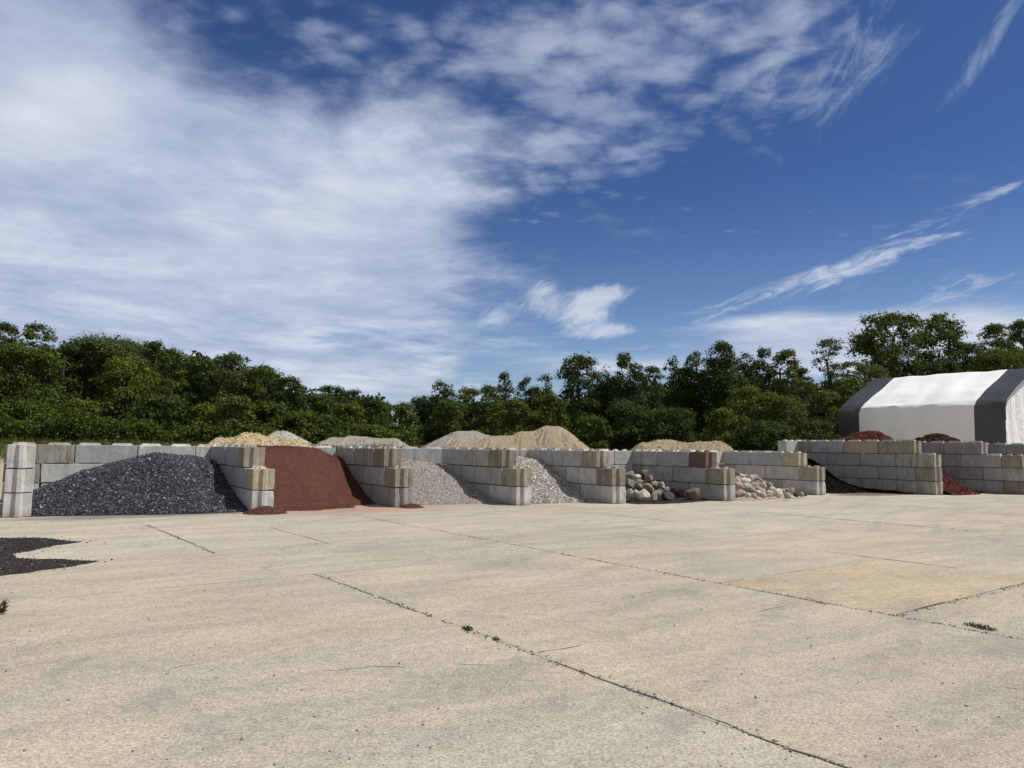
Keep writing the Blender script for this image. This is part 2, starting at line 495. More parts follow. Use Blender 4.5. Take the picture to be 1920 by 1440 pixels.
def make_terrain():
    k = newmat('field', .97, .1); t = k.t; p = k.pos()
    n = noise(t, p, 3, 6, .7); b = noise(t, p, .25, 5, .6)
    grass = ramp(t, n, [(.3, (.030, .042, .012)), (.5, (.060, .080, .022)), (.7, (.12, .13, .045))])
    sand = ramp(t, noise(t, p, 12, 5, .7), [(.3, (.22, .19, .13)), (.5, (.36, .31, .22)), (.7, (.48, .42, .31))])
    _, vy, _ = sep(t, vmap(t, p, (1, 1, 1), (0, 0, -TH)))
    k.color(mixc(t, (vy + (b - .5) * 14).smooth(38, 44), sand, grass))
    k.bump(n, .8, .1)
    def h(x, y):
        f = terrain_h(x, y) - .02
        return f + .06 * fbm(np.stack([x.ravel() * .4, y.ravel() * .4, 0 * x.ravel()], 1), 3).reshape(x.shape) * smooth(30, 40, x * V[0] + y * V[1])
    xs = np.concatenate([np.linspace(-1500, -90, 8), np.linspace(-84, 110, 130), np.linspace(120, 1500, 8)])
    ys = np.concatenate([np.linspace(-800, -30, 5), np.linspace(-20, 20, 8), np.linspace(22, 120, 100), np.linspace(130, 2500, 10)])
    tag(link('ground', grid_mesh(xs, ys, h, 'ground', [k.m])), kind='structure')
make_terrain()

PA = rad(36.5)
PD = np.array([math.cos(PA), math.sin(PA)]); QD = np.array([-math.sin(PA), math.cos(PA)])
P0 = 4.45; PSTEP = 4.5
QL = [-40.3, -31, -22, -13, -7.2, -3.9, -.4, 1.4, 4.55, 7.05, 10.85, 14.2, 17.6, 21.4, 25, 29, 34]

def clip_v(p, q, vmax=29.2):
    return None
def ribbon(a, b, wid, seed, z, jag=.5, step=.05, brk=0.0):
    """a ragged strip from a to b on the ground"""
    a = np.array(a, float); b = np.array(b, float)
    L = np.linalg.norm(b - a); n = max(4, int(L / step))
    tt = np.linspace(0, 1, n)
    d = (b - a) / L; nrm = np.array([-d[1], d[0]])
    base = a + (b - a) * tt[:, None]
    q = np.stack([tt * L, np.full(n, seed * 3.7), np.zeros(n)], 1)
    wob = fbm(q * 1.2, seed, 3) * .045 + fbm(q * 7, seed + 5, 2) * .012
    w = wid * (1 + jag * 1.6 * fbm(q * 5, seed + 9, 3)) * (.75 + .8 * (fbm(q * .9, seed + 2, 2) + .1))
    if brk: w = w * (fbm(q * 1.1, seed + 4, 2) > -brk)
    w = np.clip(w, .0008, None)
    l = base + nrm * (wob + w / 2)[:, None]; r = base + nrm * (wob - w / 2)[:, None]
    vs = np.concatenate([np.c_[l, np.full(n, z)], np.c_[r, np.full(n, z)]])
    i = np.arange(n - 1)
    f = np.stack([i, i + n, i + n + 1, i + 1], 1)
    return vs, f

def make_lot():
    pl = [P0 + PSTEP * k for k in range(-14, 20)]
    vs, fs, mi, tint = [], [], [], []
    r = random.Random(3)
    special = {(8.95, 4.55): (0.404, 0.329, 0.228), (8.95, 1.4): (0.387, 0.345, 0.265), (13.45, 4.55): (0.379, 0.343, 0.270), (13.45, 7.05): (0.394, 0.351, 0.270),
               (4.45, 10.85): (0.367, 0.336, 0.274), (4.45, 7.05): (0.396, 0.352, 0.271), (-.05, 10.85): (0.379, 0.341, 0.268), (-.05, 7.05): (0.394, 0.351, 0.268),
               (4.45, 4.55): (0.394, 0.352, 0.271), (8.95, 7.05): (0.376, 0.338, 0.262), (8.95, 10.85): (0.357, 0.325, 0.260)}
    n = 0
    for i in range(len(pl) - 1):
        for j in range(len(QL) - 1):
            c = [PD * pl[i] + QD * QL[j], PD * pl[i + 1] + QD * QL[j], PD * pl[i + 1] + QD * QL[j + 1], PD * pl[i] + QD * QL[j + 1]]
            # trim everything behind the back wall
            poly = []
            for a, b in zip(c, c[1:] + c[:1]):
                va, vb = a @ V, b @ V; lim = 28.9
                if va <= lim: poly.append(a)
                if (va - lim) * (vb - lim) < 0:
                    s = (lim - va) / (vb - va); poly.append(a + (b - a) * s)
            if len(poly) < 3: continue
            key = (round(pl[i], 2), QL[j])
            j_ = r.uniform(-.024, .020); w_ = r.uniform(-.006, .006)
            col = special.get(key, (.394 + j_ + w_, .357 + j_, .290 + j_ - w_))
            k = len(poly)
            vs += [(q[0], q[1], 0.0) for q in poly]
            fs.append(np.arange(n, n + k)[None]); mi.append(0); tint += [col] * k
            n += k
    def add(v, f, m):
        nonlocal n
        vs.extend(map(tuple, v)); fs.append(f + n); mi.extend([m] * len(f)); tint.extend([(.3, .3, .3)] * len(v)); n += len(v)
    def pline(p, q0, q1, w, seed, m=1, z=.004, brk=.25):
        add(*ribbon(PD * p + QD * q0, PD * p + QD * q1, w, seed, z, brk=brk), m)
    def qline(q, p0, p1, w, seed, m=1, z=.004, brk=.2):
        add(*ribbon(PD * p0 + QD * q, PD * p1 + QD * q, w, seed, z, brk=brk), m)
    # joints seen in the photograph, dirt filled, with spalled pale lips
    pline(4.45, 2.2, 10.9, .018, 1, brk=.22); pline(4.47, 3.2, 6.6, .05, 2, 2, .002, .0)
    pline(4.40, -6, 2.4, .022, 3, brk=.9)
    pline(6.02, 13.9, 17.4, .016, 4, brk=.5)
    pline(8.95, 3.0, 10.8, .014, 5, brk=-.02); pline(8.97, 3.2, 7.8, .07, 6, 2, .002, .0)
    pline(9.0, 10.8, 19.4, .014, 7, brk=.0); pline(8.95, -8, 3.1, .016, 8)
    pline(3.8, 13.8, 19.4, .025, 9, brk=.5); pline(3.82, 13.9, 19.3, .05, 10, 2, .002, .0)
    pline(13.5, 4.5, 8.2, .022, 11); pline(13.4, 7.2, 14, .008, 12, brk=-.05); pline(12.2, 11.2, 13, .02, 13)
    pline(15.45, 13, 17.8, .02, 14); pline(20.2, 8, 14.5, .03, 15, brk=.02); pline(20.2, 8.3, 14.2, .10, 16, 2, .002, .2)
    pline(17.95, 3, 8.5, .02, 17); pline(-.05, -2, 12, .010, 18, brk=.0)
    qline(10.85, .3, 9.0, .006, 20, brk=-.15); qline(10.87, .3, 13.2, .05, 21, 2, .002, .15); qline(7.05, 9.0, 18, .006, 22, brk=-.1)
    qline(7.07, 9.0, 19, .06, 23, 2, .002, .25); qline(4.58, 8.95, 13.4, .022, 24, 1, .004, .0); qline(4.54, 8.95, 13.8, .10, 25, 2, .002, .5)
    qline(7.0, 1.6, 4.4, .004, 26, brk=-.1); qline(14.2, 3.8, 9, .008, 27, brk=-.1); qline(14.25, 2, 13, .05, 28, 2, .002, .1)
    qline(17.6, 9, 20, .018, 29, brk=.1); qline(5.6, 4.5, 8.8, .008, 30, brk=-.1); qline(2.6, 9.6, 12.5, .008, 31, brk=-.1)
    # wandering hairline cracks across the slabs
    def crack(pts, w, seed, m=1):
        for k in range(len(pts) - 1):
            add(*ribbon(pts[k], pts[k + 1], w, seed + k, .0045, jag=.8, brk=.05), m)
    cr = random.Random(9)
    for (x, y, a, L, w) in ((-1.9, 6.4, .5, 2.2, .007), (1.0, 9.2, 1.0, 1.6, .006), (3.6, 6.2, .75, 1.4, .008), (5.6, 15.2, .3, 3.4, .012), (-3.2, 14.6, .2, 4.0, .012),
                            (8.8, 17.5, -.1, 4.0, .014), (2.5, 18.6, -.5, 3.2, .014), (-5.6, 12.2, .9, 2.6, .009), (11.5, 21.0, .2, 4.5, .018), (-.6, 20.4, .15, 3.5, .015), (4.9, 11.9, .55, 2.0, .008)):
        pts = [np.array([x, y])]
        for k in range(6):
            a += cr.uniform(-.45, .45); pts.append(pts[-1] + np.array([math.cos(a), math.sin(a)]) * L / 6)
        crack(pts, w, cr.randrange(900), 1 if cr.random() < .7 else 2)
    me = bpy.data.meshes.new('concrete_lot')
    tri = []
    for f in fs: tri += [tuple(int(a) for a in row) for row in f]
    me.from_pydata(vs, [], tri)
    for m in (M_LOT, M_JOINT, M_SPALL): me.materials.append(m)
    me.polygons.foreach_set('material_index', np.array(mi, np.int32))
    at_ = me.attributes.new('tint', 'FLOAT_COLOR', 'POINT')
    at_.data.foreach_set('color', np.c_[np.array(tint), np.ones(len(tint))].astype(np.float32).ravel())
    me.update()
    tag(link('concrete_lot', me), kind='structure')
make_lot()

# ------------------------------------------------------------------ concrete blocks
BH = .61
def block_mesh(L, seed, loopless=False):
    def prism(pts, axis0, axis1, vec):
        bm = bmesh.new()
        a = [bm.verts.new(p) for p in pts]; f = bm.faces.new(a)
        r = bmesh.ops.extrude_face_region(bm, geom=[f])
        bmesh.ops.translate(bm, vec=vec, verts=[g for g in r['geom'] if isinstance(g, bmesh.types.BMVert)])
        bmesh.ops.recalc_face_normals(bm, faces=bm.faces)
        return bm
    g = .013
    # body: section with the groove underneath, drawn along its length
    sec = [(0, g), (.195, g), (.25, .082), (.36, .082), (.415, g), (BH, g), (BH, BH - g), (0, BH - g)]
    bm = prism([(g, y, z) for y, z in sec], 0, 0, (L - 2 * g, 0, 0))
    body = bpy.data.meshes.new('tmp'); bm.to_mesh(body); bm.free()
    cut = prism([(-.02, .205, -.1), (g, .215, -.1), (.078, .262, -.1), (.078, .348, -.1), (g, .395, -.1), (-.02, .405, -.1)], 0, 0, (0, 0, 1.0))
    cm = bpy.data.meshes.new('tmpc'); cut.to_mesh(cm); cut.free()
    a = bpy.data.objects.new('tmp', body); b = bpy.data.objects.new('tmpc', cm)
    COL.objects.link(a); COL.objects.link(b)
    bv = a.modifiers.new('v', 'BEVEL'); bv.width = .012; bv.segments = 2; bv.limit_method = 'ANGLE'
    dg = bpy.context.evaluated_depsgraph_get()
    me = bpy.data.meshes.new_from_object(a.evaluated_get(dg))
    bpy.data.objects.remove(a); bpy.data.objects.remove(b)
    bm = bmesh.new(); bm.from_mesh(me)
    # the raised key on top: two lengths with sloped ends, a gap with the lifting loop between
    half = L / 2
    # the upright key on the free end
    zt = BH - .012
    lo = [bm.verts.new((x, y, .016)) for x, y in ((g + .004, .185), (-.072, .258), (-.072, .352), (g + .004, .425))]
    hi = [bm.verts.new((x, y, zt)) for x, y in ((g + .004, .185), (-.058, .258), (-.058, .352), (g + .004, .425))]
    bm.faces.new(hi); bm.faces.new(lo[::-1])
    for k in range(3): bm.faces.new((lo[k], hi[k], hi[k + 1], lo[k + 1]))
    segs = [(.10, half - .14), (half + .14, L - .10)] if L > 1.2 else [(.10, half - .10), (half + .10, L - .10)]
    for x0, x1 in segs:
        zt, zb = BH - g + .072, BH - g - .01
        o = [(x0, .195), (x1, .195), (x1, .415), (x0, .415)]
        i = [(x0 + .07, .255), (x1 - .07, .255), (x1 - .07, .355), (x0 + .07, .355)]
        lo = [bm.verts.new((*q, zb)) for q in o]; hi = [bm.verts.new((*q, zt)) for q in i]
        bm.faces.new(hi)
        for k in range(4):
            bm.faces.new((lo[k], lo[(k + 1) % 4], hi[(k + 1) % 4], hi[k]))
    bmesh.ops.triangulate(bm, faces=[f for f in bm.faces if len(f.verts) > 4])
    bmesh.ops.subdivide_edges(bm, edges=[e for e in bm.edges if e.calc_length() > .25], cuts=2)
    bm.verts.ensure_lookup_table()
    p = np.array([v.co[:] for v in bm.verts])
    d = np.stack([fbm(p * 5, seed + k, 3) for k in range(3)], 1) * .004
    # a few knocked corners
    r = random.Random(seed)
    for _ in range(4):
        c = np.array([r.choice((0, L)), r.choice((0, BH)), r.choice((0, BH))]); c[0] = c[0] if r.random() < .7 else r.uniform(0, L)
        dist = np.linalg.norm(p - c, axis=1); k = np.clip(1 - dist / r.uniform(.04, .09), 0, 1)
        d += (np.array([L / 2, BH / 2, BH / 2]) - c) * (k * .05)[:, None]
    for v, q in zip(bm.verts, d): v.co += Vector(q)
    me2 = bpy.data.meshes.new('concrete_block'); bm.to_mesh(me2); bm.free()
    me2.materials.append(M_BLOCK)
    return me2

FULL = [block_mesh(1.83, s) for s in (1, 2, 3, 4)]
HALF = [block_mesh(.915, s) for s in (5, 6, 7)]
def loop_mesh():
    a = np.linspace(0, math.pi, 11)
    pts = np.stack([np.cos(a) * .085, 0 * a, np.sin(a) * .105], 1)
    v, f = tubes([(pts, np.full(11, .011))], 6)
    return mesh_np('lifting_loop', v, f, [M_STEEL], None, True)
LOOP = loop_mesh()
TONE = {'L': ((.50, .50, .485), .22, 'light grey'), 'G': ((.40, .40, .395), .30, 'grey'), 'D': ((.33, .33, .318), .25, 'dark grey'),
        'T': ((.44, .385, .28), .35, 'tan stained'), 'B': ((.325, .29, .235), .55, 'brown weathered'), 'K': ((.25, .23, .19), .75, 'dark weathered'),
        'R': ((.155, .108, .092), .45, 'reddish brown'), 'O': ((.31, .29, .225), .5, 'olive stained'), 'P': ((.335, .315, .31), .2, 'purplish grey'),
        'U': ((.365, .37, .375), .35, 'bluish grey'), 'M': ((.36, .345, .30), .75, 'mottled grey'), 'S': ((.37, .36, .33), .7, 'streaked grey')}
ORD = ['first', 'second', 'third', 'fourth', 'fifth', 'sixth']
brng = random.Random(11)

def block(u, v, z, yaw, L, tone, label, loop=False):
    me = brng.choice(FULL if L > 1.2 else HALF)
    o = link('concrete_block', me, None, W(u, v, z))
    o.rotation_euler = (0, 0, yaw + brng.uniform(-.006, .006))
    c, st, _ = TONE[tone]
    j = brng.uniform(.94, 1.06)
    o.color = (c[0] * j, c[1] * j, c[2] * j, min(1, st * brng.uniform(.7, 1.2)))
    tag(o, label, 'concrete block', 'interlocking concrete blocks of the storage bins')
    if loop:
        l = link('lifting_loop', LOOP, o, (L / 2, BH / 2, BH - .02))
    return o

YV = math.atan2(V[1], V[0]); YU = math.atan2(U[1], U[0])
def divider(u0, v0, courses, depth, where, names):
    """courses: (setback, first length, tones front to back)"""
    nc = len(courses)
    for c, (s, first, tones) in enumerate(courses):
        x, k = s, 0
        while x < depth - .35:
            L = first if k == 0 else 1.83
            tone = tones[min(k, len(tones) - 1)]
            if x + L > depth + .2: L = .915
            if x + L > depth + .45: break
            top_here = c == nc - 1 or x < courses[c + 1][0] - .2
            pos = ('front' if k == 0 else ORD[k] + ' from front')
            lab = f"{TONE[tone][2]} block, {pos}, {names[c]} course, {where}"
            ju = brng.uniform(-.012, .012)
            block(u0 + BH + ju, v0 + x + .004, c * BH, YV, L, tone, lab, loop=(top_here and L > 1.2))
            x += L; k += 1
N3 = ('bottom', 'middle', 'top'); N4 = ('bottom', 'second', 'third', 'top')
H_, F_ = .915, 1.83
divider(-.70, 22.9, [(0, F_, 'LLL'), (.03, F_, 'LGG'), (.06, F_, 'LGG')], 4.9, 'end pillar left of black stone', N3)
divider(5.14, 21.97, [(0, F_, 'LGG'), (.03, H_, 'TGGG'), (1.2, H_, 'BGGG')], 6.3, 'wall between black and red stone', N3)
divider(9.48, 22.03, [(0, F_, 'DSG'), (.0, H_, 'BGPG'), (1.0, H_, 'KSGG')], 5.5, 'wall between red stone and fine gravel', N3)
divider(13.41, 21.2, [(0, F_, 'LGG'), (.0, H_, 'OGGG'), (.93, H_, 'KSGG')], 5.7, 'wall between fine and coarse gravel', N3)
divider(16.91, 20.5, [(0, F_, 'LGG'), (.0, H_, 'KLGG'), (.88, H_, 'BGGG')], 5.3, 'wall between coarse gravel and boulders', N3)
divider(21.81, 19.92, [(0, F_, 'GDG'), (.0, H_, 'OGGB'), (.92, H_, 'RGLG')], 5.15, 'wall between boulders and fieldstones', N3)
divider(28.67, 20.94, [(0, F_, 'LGG'), (.0, H_, 'BLLD'), (.92, H_, 'TGGG')], 5.4, 'wall between fieldstones and black mulch', N3)
divider(34.25, 18.9, [(0, F_, 'SDDD'), (.0, H_, 'KDDDD'), (.02, F_, 'MDDD'), (.92, F_, 'OTUB')], 7.3, 'tall wall between black and red mulch', N4)
divider(38.8, 17.3, [(0, H_, 'KGGP'), (.0, F_, 'GPPP'), (.05, H_, 'OGPP'), (1.82, F_, 'PPPP')], 7.3, 'tall wall right of red mulch', N4)
divider(47.0, 17.3, [(.9, F_, 'DGGG'), (.9, F_, 'GDDG'), (.9, H_, 'GDDD'), (2.7, F_, 'DDDD')], 9.2, 'farthest wall at right edge', N4)

def backwall(u0, v0, u1, v1, courses, where, names):
    """a course of blocks along u from (u0, v0) to (u1, v1); courses: (tones, offset of first joint)"""
    dirn = np.array([u1 - u0, v1 - v0]); L = np.linalg.norm(dirn); d = dirn / L
    yaw = YU + math.atan2(d[1], d[0])
    for c, tones, first in courses:
        x, k = 0.0, 0
        while x < L - .3:
            B = first if k == 0 else 1.83
            if x + B > L + .3: B = .915
            if x + B > L + .62: break
            tone = tones[min(k, len(tones) - 1)]
            pos = ('left end', 'second from left', 'third from left', 'fourth from left', 'fifth from left')[k]
            lab = f"{TONE[tone][2]} block, {pos}, {names[c]} course, {where}"
            block(u0 + d[0] * x, v0 + d[1] * x, c * BH, yaw, B, tone, lab, loop=(c == len(names) - 1 and B > 1.2))
            x += B; k += 1
backwall(-.85, 28.25, 4.95, 28.35, [(0, 'LGG', H_), (1, 'BLGG', H_), (2, 'MUL', F_)], 'back wall behind black stone', N3)
backwall(5.85, 28.3, 9.7, 27.55, [(2, 'LL', F_)], 'back wall behind red stone', N3)
backwall(10.1, 27.5, 13.5, 26.95, [(1, 'LG', H_), (2, 'LUL', F_)], 'back wall behind fine gravel', N3)
backwall(14.0, 26.9, 17.0, 25.85, [(2, 'LL', H_)], 'back wall behind coarse gravel', N3)
backwall(17.3, 25.75, 21.9, 25.1, [(0, 'GGG', F_), (1, 'GLL', H_), (2, 'LLL', F_)], 'back wall behind boulders', N3)
backwall(22.4, 25.1, 28.8, 26.3, [(1, 'LLGG', F_), (2, 'LLLL', H_)], 'back wall behind fieldstones', N3)
backwall(33.43, 26.25, 38.9, 25.6, [(3, 'LL', H_)], 'tall back wall behind red mulch', N4)
backwall(29.3, 26.3, 33.5, 26.25, [(2, 'GG', F_)], 'back wall behind black mulch', N3)

# ------------------------------------------------------------------ heaps of loose stone
def grain_shape(n, rng):
    """n jittered octahedra of unit size -> (n,6,3) and faces"""
    b = np.array([[1, 0, 0], [-1, 0, 0], [0, 1, 0], [0, -1, 0], [0, 0, 1], [0, 0, -1]], float)
    f = np.array([[0, 2, 4], [2, 1, 4], [1, 3, 4], [3, 0, 4], [2, 0, 5], [1, 2, 5], [3, 1, 5], [0, 3, 5]])
    return b[None] * rng.uniform(.55, 1.25, (n, 6, 1)) + rng.normal(0, .18, (n, 6, 3)), f

def rand_rot(n, rng):
    q = rng.normal(size=(n, 4)); q /= np.linalg.norm(q, axis=1)[:, None]
    w, x, y, z = q.T
    return np.stack([1 - 2 * (y * y + z * z), 2 * (x * y - z * w), 2 * (x * z + y * w),
                     2 * (x * y + z * w), 1 - 2 * (x * x + z * z), 2 * (y * z - x * w),
                     2 * (x * z - y * w), 2 * (y * z + x * w), 1 - 2 * (x * x + y * y)], 1).reshape(n, 3, 3)

def grains(pts, size, rng, jitter=.45, flat=1.0):
    n = len(pts)
    g, f = grain_shape(n, rng)
    g = np.einsum('nij,nkj->nki', rand_rot(n, rng), g)
    g[:, :, 2] *= flat
    s = size * np.minimum(np.exp(rng.normal(0, jitter, n)), 2.0)
    vs = (g * s[:, None, None] + pts[:, None]).reshape(-1, 3)
    fs = (f[None] + (np.arange(n) * 6)[:, None, None]).reshape(-1, 3)
    return vs, fs

def heap(name, hfun, u0, u1, v0, v1, step, n, size, m_bed, m_grain, label, cat, group=None, rough=.03, seed=1, base_z=0.0, min_h=.012, jitter=.4, kind=None, stray=0):
    """a heap over the rectangle (u0..u1, v0..v1): a closed body and loose grains on its surface"""
    rng = np.random.default_rng(seed)
    us = np.arange(u0, u1 + step, step); vs_ = np.arange(v0, v1 + step, step)
    gu, gv = np.meshgrid(us, vs_)
    def H(a, b):
        h = hfun(a, b)
        q = np.stack([a.ravel(), b.ravel(), 0 * a.ravel()], 1)
        w = np.clip(h.ravel() / .25, 0, 1)
        return h + ((fbm(q * 1.1, seed, 3) * rough * 1.6 + fbm(q * 4, seed + 3, 3) * rough) * w).reshape(h.shape)
    z = H(gu, gv)
    inside = z > min_h * .5
    xy = gu.ravel()[:, None] * U + gv.ravel()[:, None] * V
    vs = np.c_[xy, np.maximum(z.ravel(), -.02) + base_z]
    i = np.arange(gu.size).reshape(gu.shape)
    keep = (inside[:-1, :-1] | inside[1:, :-1] | inside[:-1, 1:] | inside[1:, 1:]).ravel()
    f = np.stack([i[:-1, :-1].ravel(), i[:-1, 1:].ravel(), i[1:, 1:].ravel(), i[1:, :-1].ravel()], 1)[keep]
    # grains
    m = n * 3
    a = rng.uniform(u0, u1, m); b = rng.uniform(v0, v1, m)
    hh = H(a, b)
    e = .03
    sl_ = np.hypot((H(a + e, b) - hh) / e, (H(a, b + e) - hh) / e)
    wgt = np.sqrt(1 + np.clip(sl_, 0, 1.5) ** 2) * np.clip((hh - min_h * .3) / min_h, 0, 1)
    if stray:
        wgt = np.maximum(wgt, .16 * np.exp(np.minimum(hh, 0) / stray) * (hh > -.05))
    ok = rng.uniform(0, 1.7, m) < wgt
    hh = np.maximum(hh, .002)
    a, b, hh = a[ok][:n], b[ok][:n], hh[ok][:n]
    pts = np.c_[a[:, None] * U + b[:, None] * V, hh + base_z + size * rng.uniform(-.25, .35, len(a))]
    gvs, gfs = grains(pts, size, rng, jitter)
    org = W((u0 + u1) / 2, (v0 + v1) / 2, base_z)
    allv = np.concatenate([vs, gvs]) - np.array(org)
    me = mesh_np(name, allv, [f, gfs + len(vs)], [m_bed, m_grain], np.r_[np.zeros(len(f)), np.ones(len(gfs))])
    o = link(name, me, None, org)
    return tag(o, label, cat, group, kind)

def table(rows):
    """height from profiles: rows of (u, [(v, h), ...])"""
    uu = np.array([r[0] for r in rows])
    def f(a, b):
        hs = np.stack([np.interp(b, [q[0] for q in r[1]], [q[1] for q in r[1]], left=-.15) for r in rows])
        # slide between the profiles smoothly
        idx = np.clip(np.searchsorted(uu, a) - 1, 0, len(uu) - 2)
        t = np.clip((a - uu[idx]) / (uu[idx + 1] - uu[idx]), 0, 1)
        t = t * t * (3 - 2 * t) * .5 + t * .5
        lo = np.take_along_axis(hs, idx[None], 0)[0]; hi = np.take_along_axis(hs, (idx + 1)[None], 0)[0]
        return lo * (1 - t) + hi * t
    def g(a, b):      # round off the profile corners
        o = 0
        for da, db, w in ((0, 0, .28), (.16, 0, .12), (-.16, 0, .12), (0, .16, .12), (0, -.16, .12), (.11, .11, .06), (-.11, .11, .06), (.11, -.11, .06), (-.11, -.11, .06)):
            o = o + w * f(a + da, b + db)
        return o
    return g

BLACK = make_stone_mat('black_stone', [(0, (.012, .014, .018)), (.45, (.035, .038, .046)), (.8, (.075, .080, .092)), (.95, (.13, .135, .15)), (1, (.30, .30, .30))], .55, .5)
BLACKBED = make_bed_mat('black_fines', [(.008, .009, .011), (.022, .024, .029), (.06, .062, .07)])
RED = make_stone_mat('red_stone', [(0, (.038, .016, .011)), (.5, (.094, .038, .026)), (.9, (.140, .062, .044)), (1, (.20, .11, .085))], .9, .2)
REDBED = make_bed_mat('red_fines', [(.045, .018, .0125), (.093, .038, .026), (.140, .062, .044)], 55, .95, .5)
FINE = make_stone_mat('fine_gravel', [(0, (.10, .082, .075)), (.3, (.24, .205, .185)), (.65, (.40, .355, .33)), (1, (.66, .62, .59))])
FINEBED = make_bed_mat('fine_gravel_bed', [(.12, .10, .09), (.27, .235, .215), (.44, .40, .37)], 50)
COARSE = make_stone_mat('coarse_gravel', [(0, (.12, .105, .095)), (.3, (.30, .275, .25)), (.65, (.54, .50, .445)), (1, (.80, .76, .69))])
COARSEBED = make_bed_mat('coarse_gravel_bed', [(.07, .06, .055), (.16, .14, .125), (.30, .27, .25)], 28)
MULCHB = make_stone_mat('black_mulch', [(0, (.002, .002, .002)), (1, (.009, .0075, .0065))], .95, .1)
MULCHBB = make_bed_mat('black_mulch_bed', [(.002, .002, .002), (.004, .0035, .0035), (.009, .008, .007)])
MULCHR = make_stone_mat('red_mulch', [(0, (.04, .011, .009)), (.5, (.098, .027, .020)), (.9, (.16, .052, .038)), (1, (.36, .14, .12))], .9, .2)
MULCHRB = make_bed_mat('red_mulch_bed', [(.03, .008, .008), (.08, .018, .016), (.16, .04, .036)], 25)
MULCHN = make_stone_mat('brown_mulch', [(0, (.02, .008, .006)), (.6, (.055, .022, .015)), (1, (.13, .06, .03))], .95, .15)
MULCHNB = make_bed_mat('brown_mulch_bed', [(.012, .006, .005), (.03, .013, .01), (.07, .03, .02)], 25)
HG = 'heaps of bulk stone and mulch in the bins'

heap('crushed_stone_heap', table([
    (-.1, [(22.85, 0), (23.1, .18), (23.9, .48), (25, .54), (28.2, .30)]),
    (.5, [(22.75, 0), (24.2, .72), (25, .80), (28.2, .55)]),
    (1.2, [(22.6, 0), (24.5, 1.02), (25.2, 1.10), (28.2, .85)]),
    (2.0, [(22.4, 0), (24.5, 1.24), (25.2, 1.34), (28.2, 1.1)]),
    (3.0, [(22.15, 0), (23.5, .85), (24.6, 1.5), (25.2, 1.64), (26.5, 1.55), (28.2, 1.4)]),
    (3.7, [(22.05, 0), (22.6, .25), (24, 1.0), (25.3, 1.48), (26, 1.53), (28.2, 1.4)]),
    (4.4, [(22.0, 0), (22.8, .12), (24.0, .58), (25.5, 1.28), (26.5, 1.49), (28.2, 1.42)]),
    (5.12, [(22.0, -.02), (24, .33), (25.1, .62), (26.2, 1.02), (27.4, 1.33), (28.4, 1.36)])]),
    -.08, 5.10, 21.6, 28.2, .06, 24000, .0245, BLACKBED, BLACK, 'black crushed stone heaped in the leftmost bin', 'stone heap', HG, .04, 21)
heap('red_stone_heap', table([
    (5.75, [(21.9, 0), (22.4, .12), (24.5, 1.66), (25.2, 1.75), (28, 1.75)]),
    (7.0, [(21.7, 0), (22.6, .05), (23.5, .82), (23.8, .92), (25.0, 1.78), (26, 1.88), (28, 1.86)]),
    (8.3, [(22.2, 0), (23.2, .03), (24.2, .72), (24.5, .82), (25.8, 1.66), (26.4, 1.82), (28, 1.80)]),
    (9.46, [(23.3, -.01), (23.9, .05), (25, .45), (26.0, .92), (26.9, 1.4), (27.6, 1.5)])]),
    5.76, 9.46, 20.9, 27.6, .05, 14000, .010, REDBED, RED, 'steep heap of fine reddish brown stone', 'stone heap', HG, .035, 22)
heap('fine_gravel_heap', table([
    (10.1, [(22.3, 0), (24, .75), (26, 1.36), (27.3, 1.42)]),
    (11.5, [(22.3, 0), (24, .82), (25.8, 1.42), (27.2, 1.44)]),
    (12.6, [(22.2, 0), (23.3, .32), (25, .92), (26.3, 1.30), (27.1, 1.32)]),
    (13.4, [(22.3, -.03), (22.9, .05), (24.4, .58), (26.6, 1.17), (27, 1.2)])]),
    10.12, 13.40, 21.9, 27.0, .05, 26000, .0145, FINEBED, FINE, 'pinkish grey fine gravel heap', 'gravel heap', HG, .03, 23)
heap('coarse_gravel_heap', table([
    (14.03, [(21.5, 0), (23.2, .88), (24.6, 1.56), (26.7, 1.66)]),
    (15.3, [(21.5, 0), (23.2, .85), (24.8, 1.52), (26.3, 1.62)]),
    (16.9, [(21.3, -.02), (22.25, .14), (23.1, .66), (24.9, 1.42), (25.9, 1.47)])]),
    14.04, 16.90, 21.0, 26.6, .05, 17000, .021, COARSEBED, COARSE, 'whitish coarse gravel heap beside the boulder bin', 'gravel heap', HG, .03, 24)
heap('black_mulch_heap', table([
    (29.3, [(21.9, 0), (24, 1), (25.5, 1.6), (26.2, 1.7)]),
    (31.5, [(21.3, 0), (23.2, .8), (25, 1.6), (26.2, 1.75)]),
    (34.2, [(19.6, -.01), (21, .07), (22.6, .13), (23.6, .42), (25.4, 1.5), (26.2, 1.6)])]),
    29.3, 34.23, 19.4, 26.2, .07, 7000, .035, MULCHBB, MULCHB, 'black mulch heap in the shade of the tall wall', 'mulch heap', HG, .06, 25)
heap('red_mulch_heap', table([
    (34.87, [(18.4, 0), (20, .7), (22, 1.9), (23.3, 2.55), (25.5, 2.2)]),
    (36.2, [(18.3, 0), (19.5, .60), (21.5, 1.95), (22.8, 2.88), (23.3, 2.98), (24, 2.84), (25.5, 2.4)]),
    (38.78, [(19.0, -.02), (19.6, .08), (20.1, .30), (21.3, .95), (22.5, 2.05), (23.4, 2.5), (25.5, 2.2)])]),
    34.88, 38.78, 17.3, 25.5, .07, 11000, .034, MULCHRB, MULCHR, 'bright red mulch heap rising above the tall grey wall', 'mulch heap', HG, .06, 26)

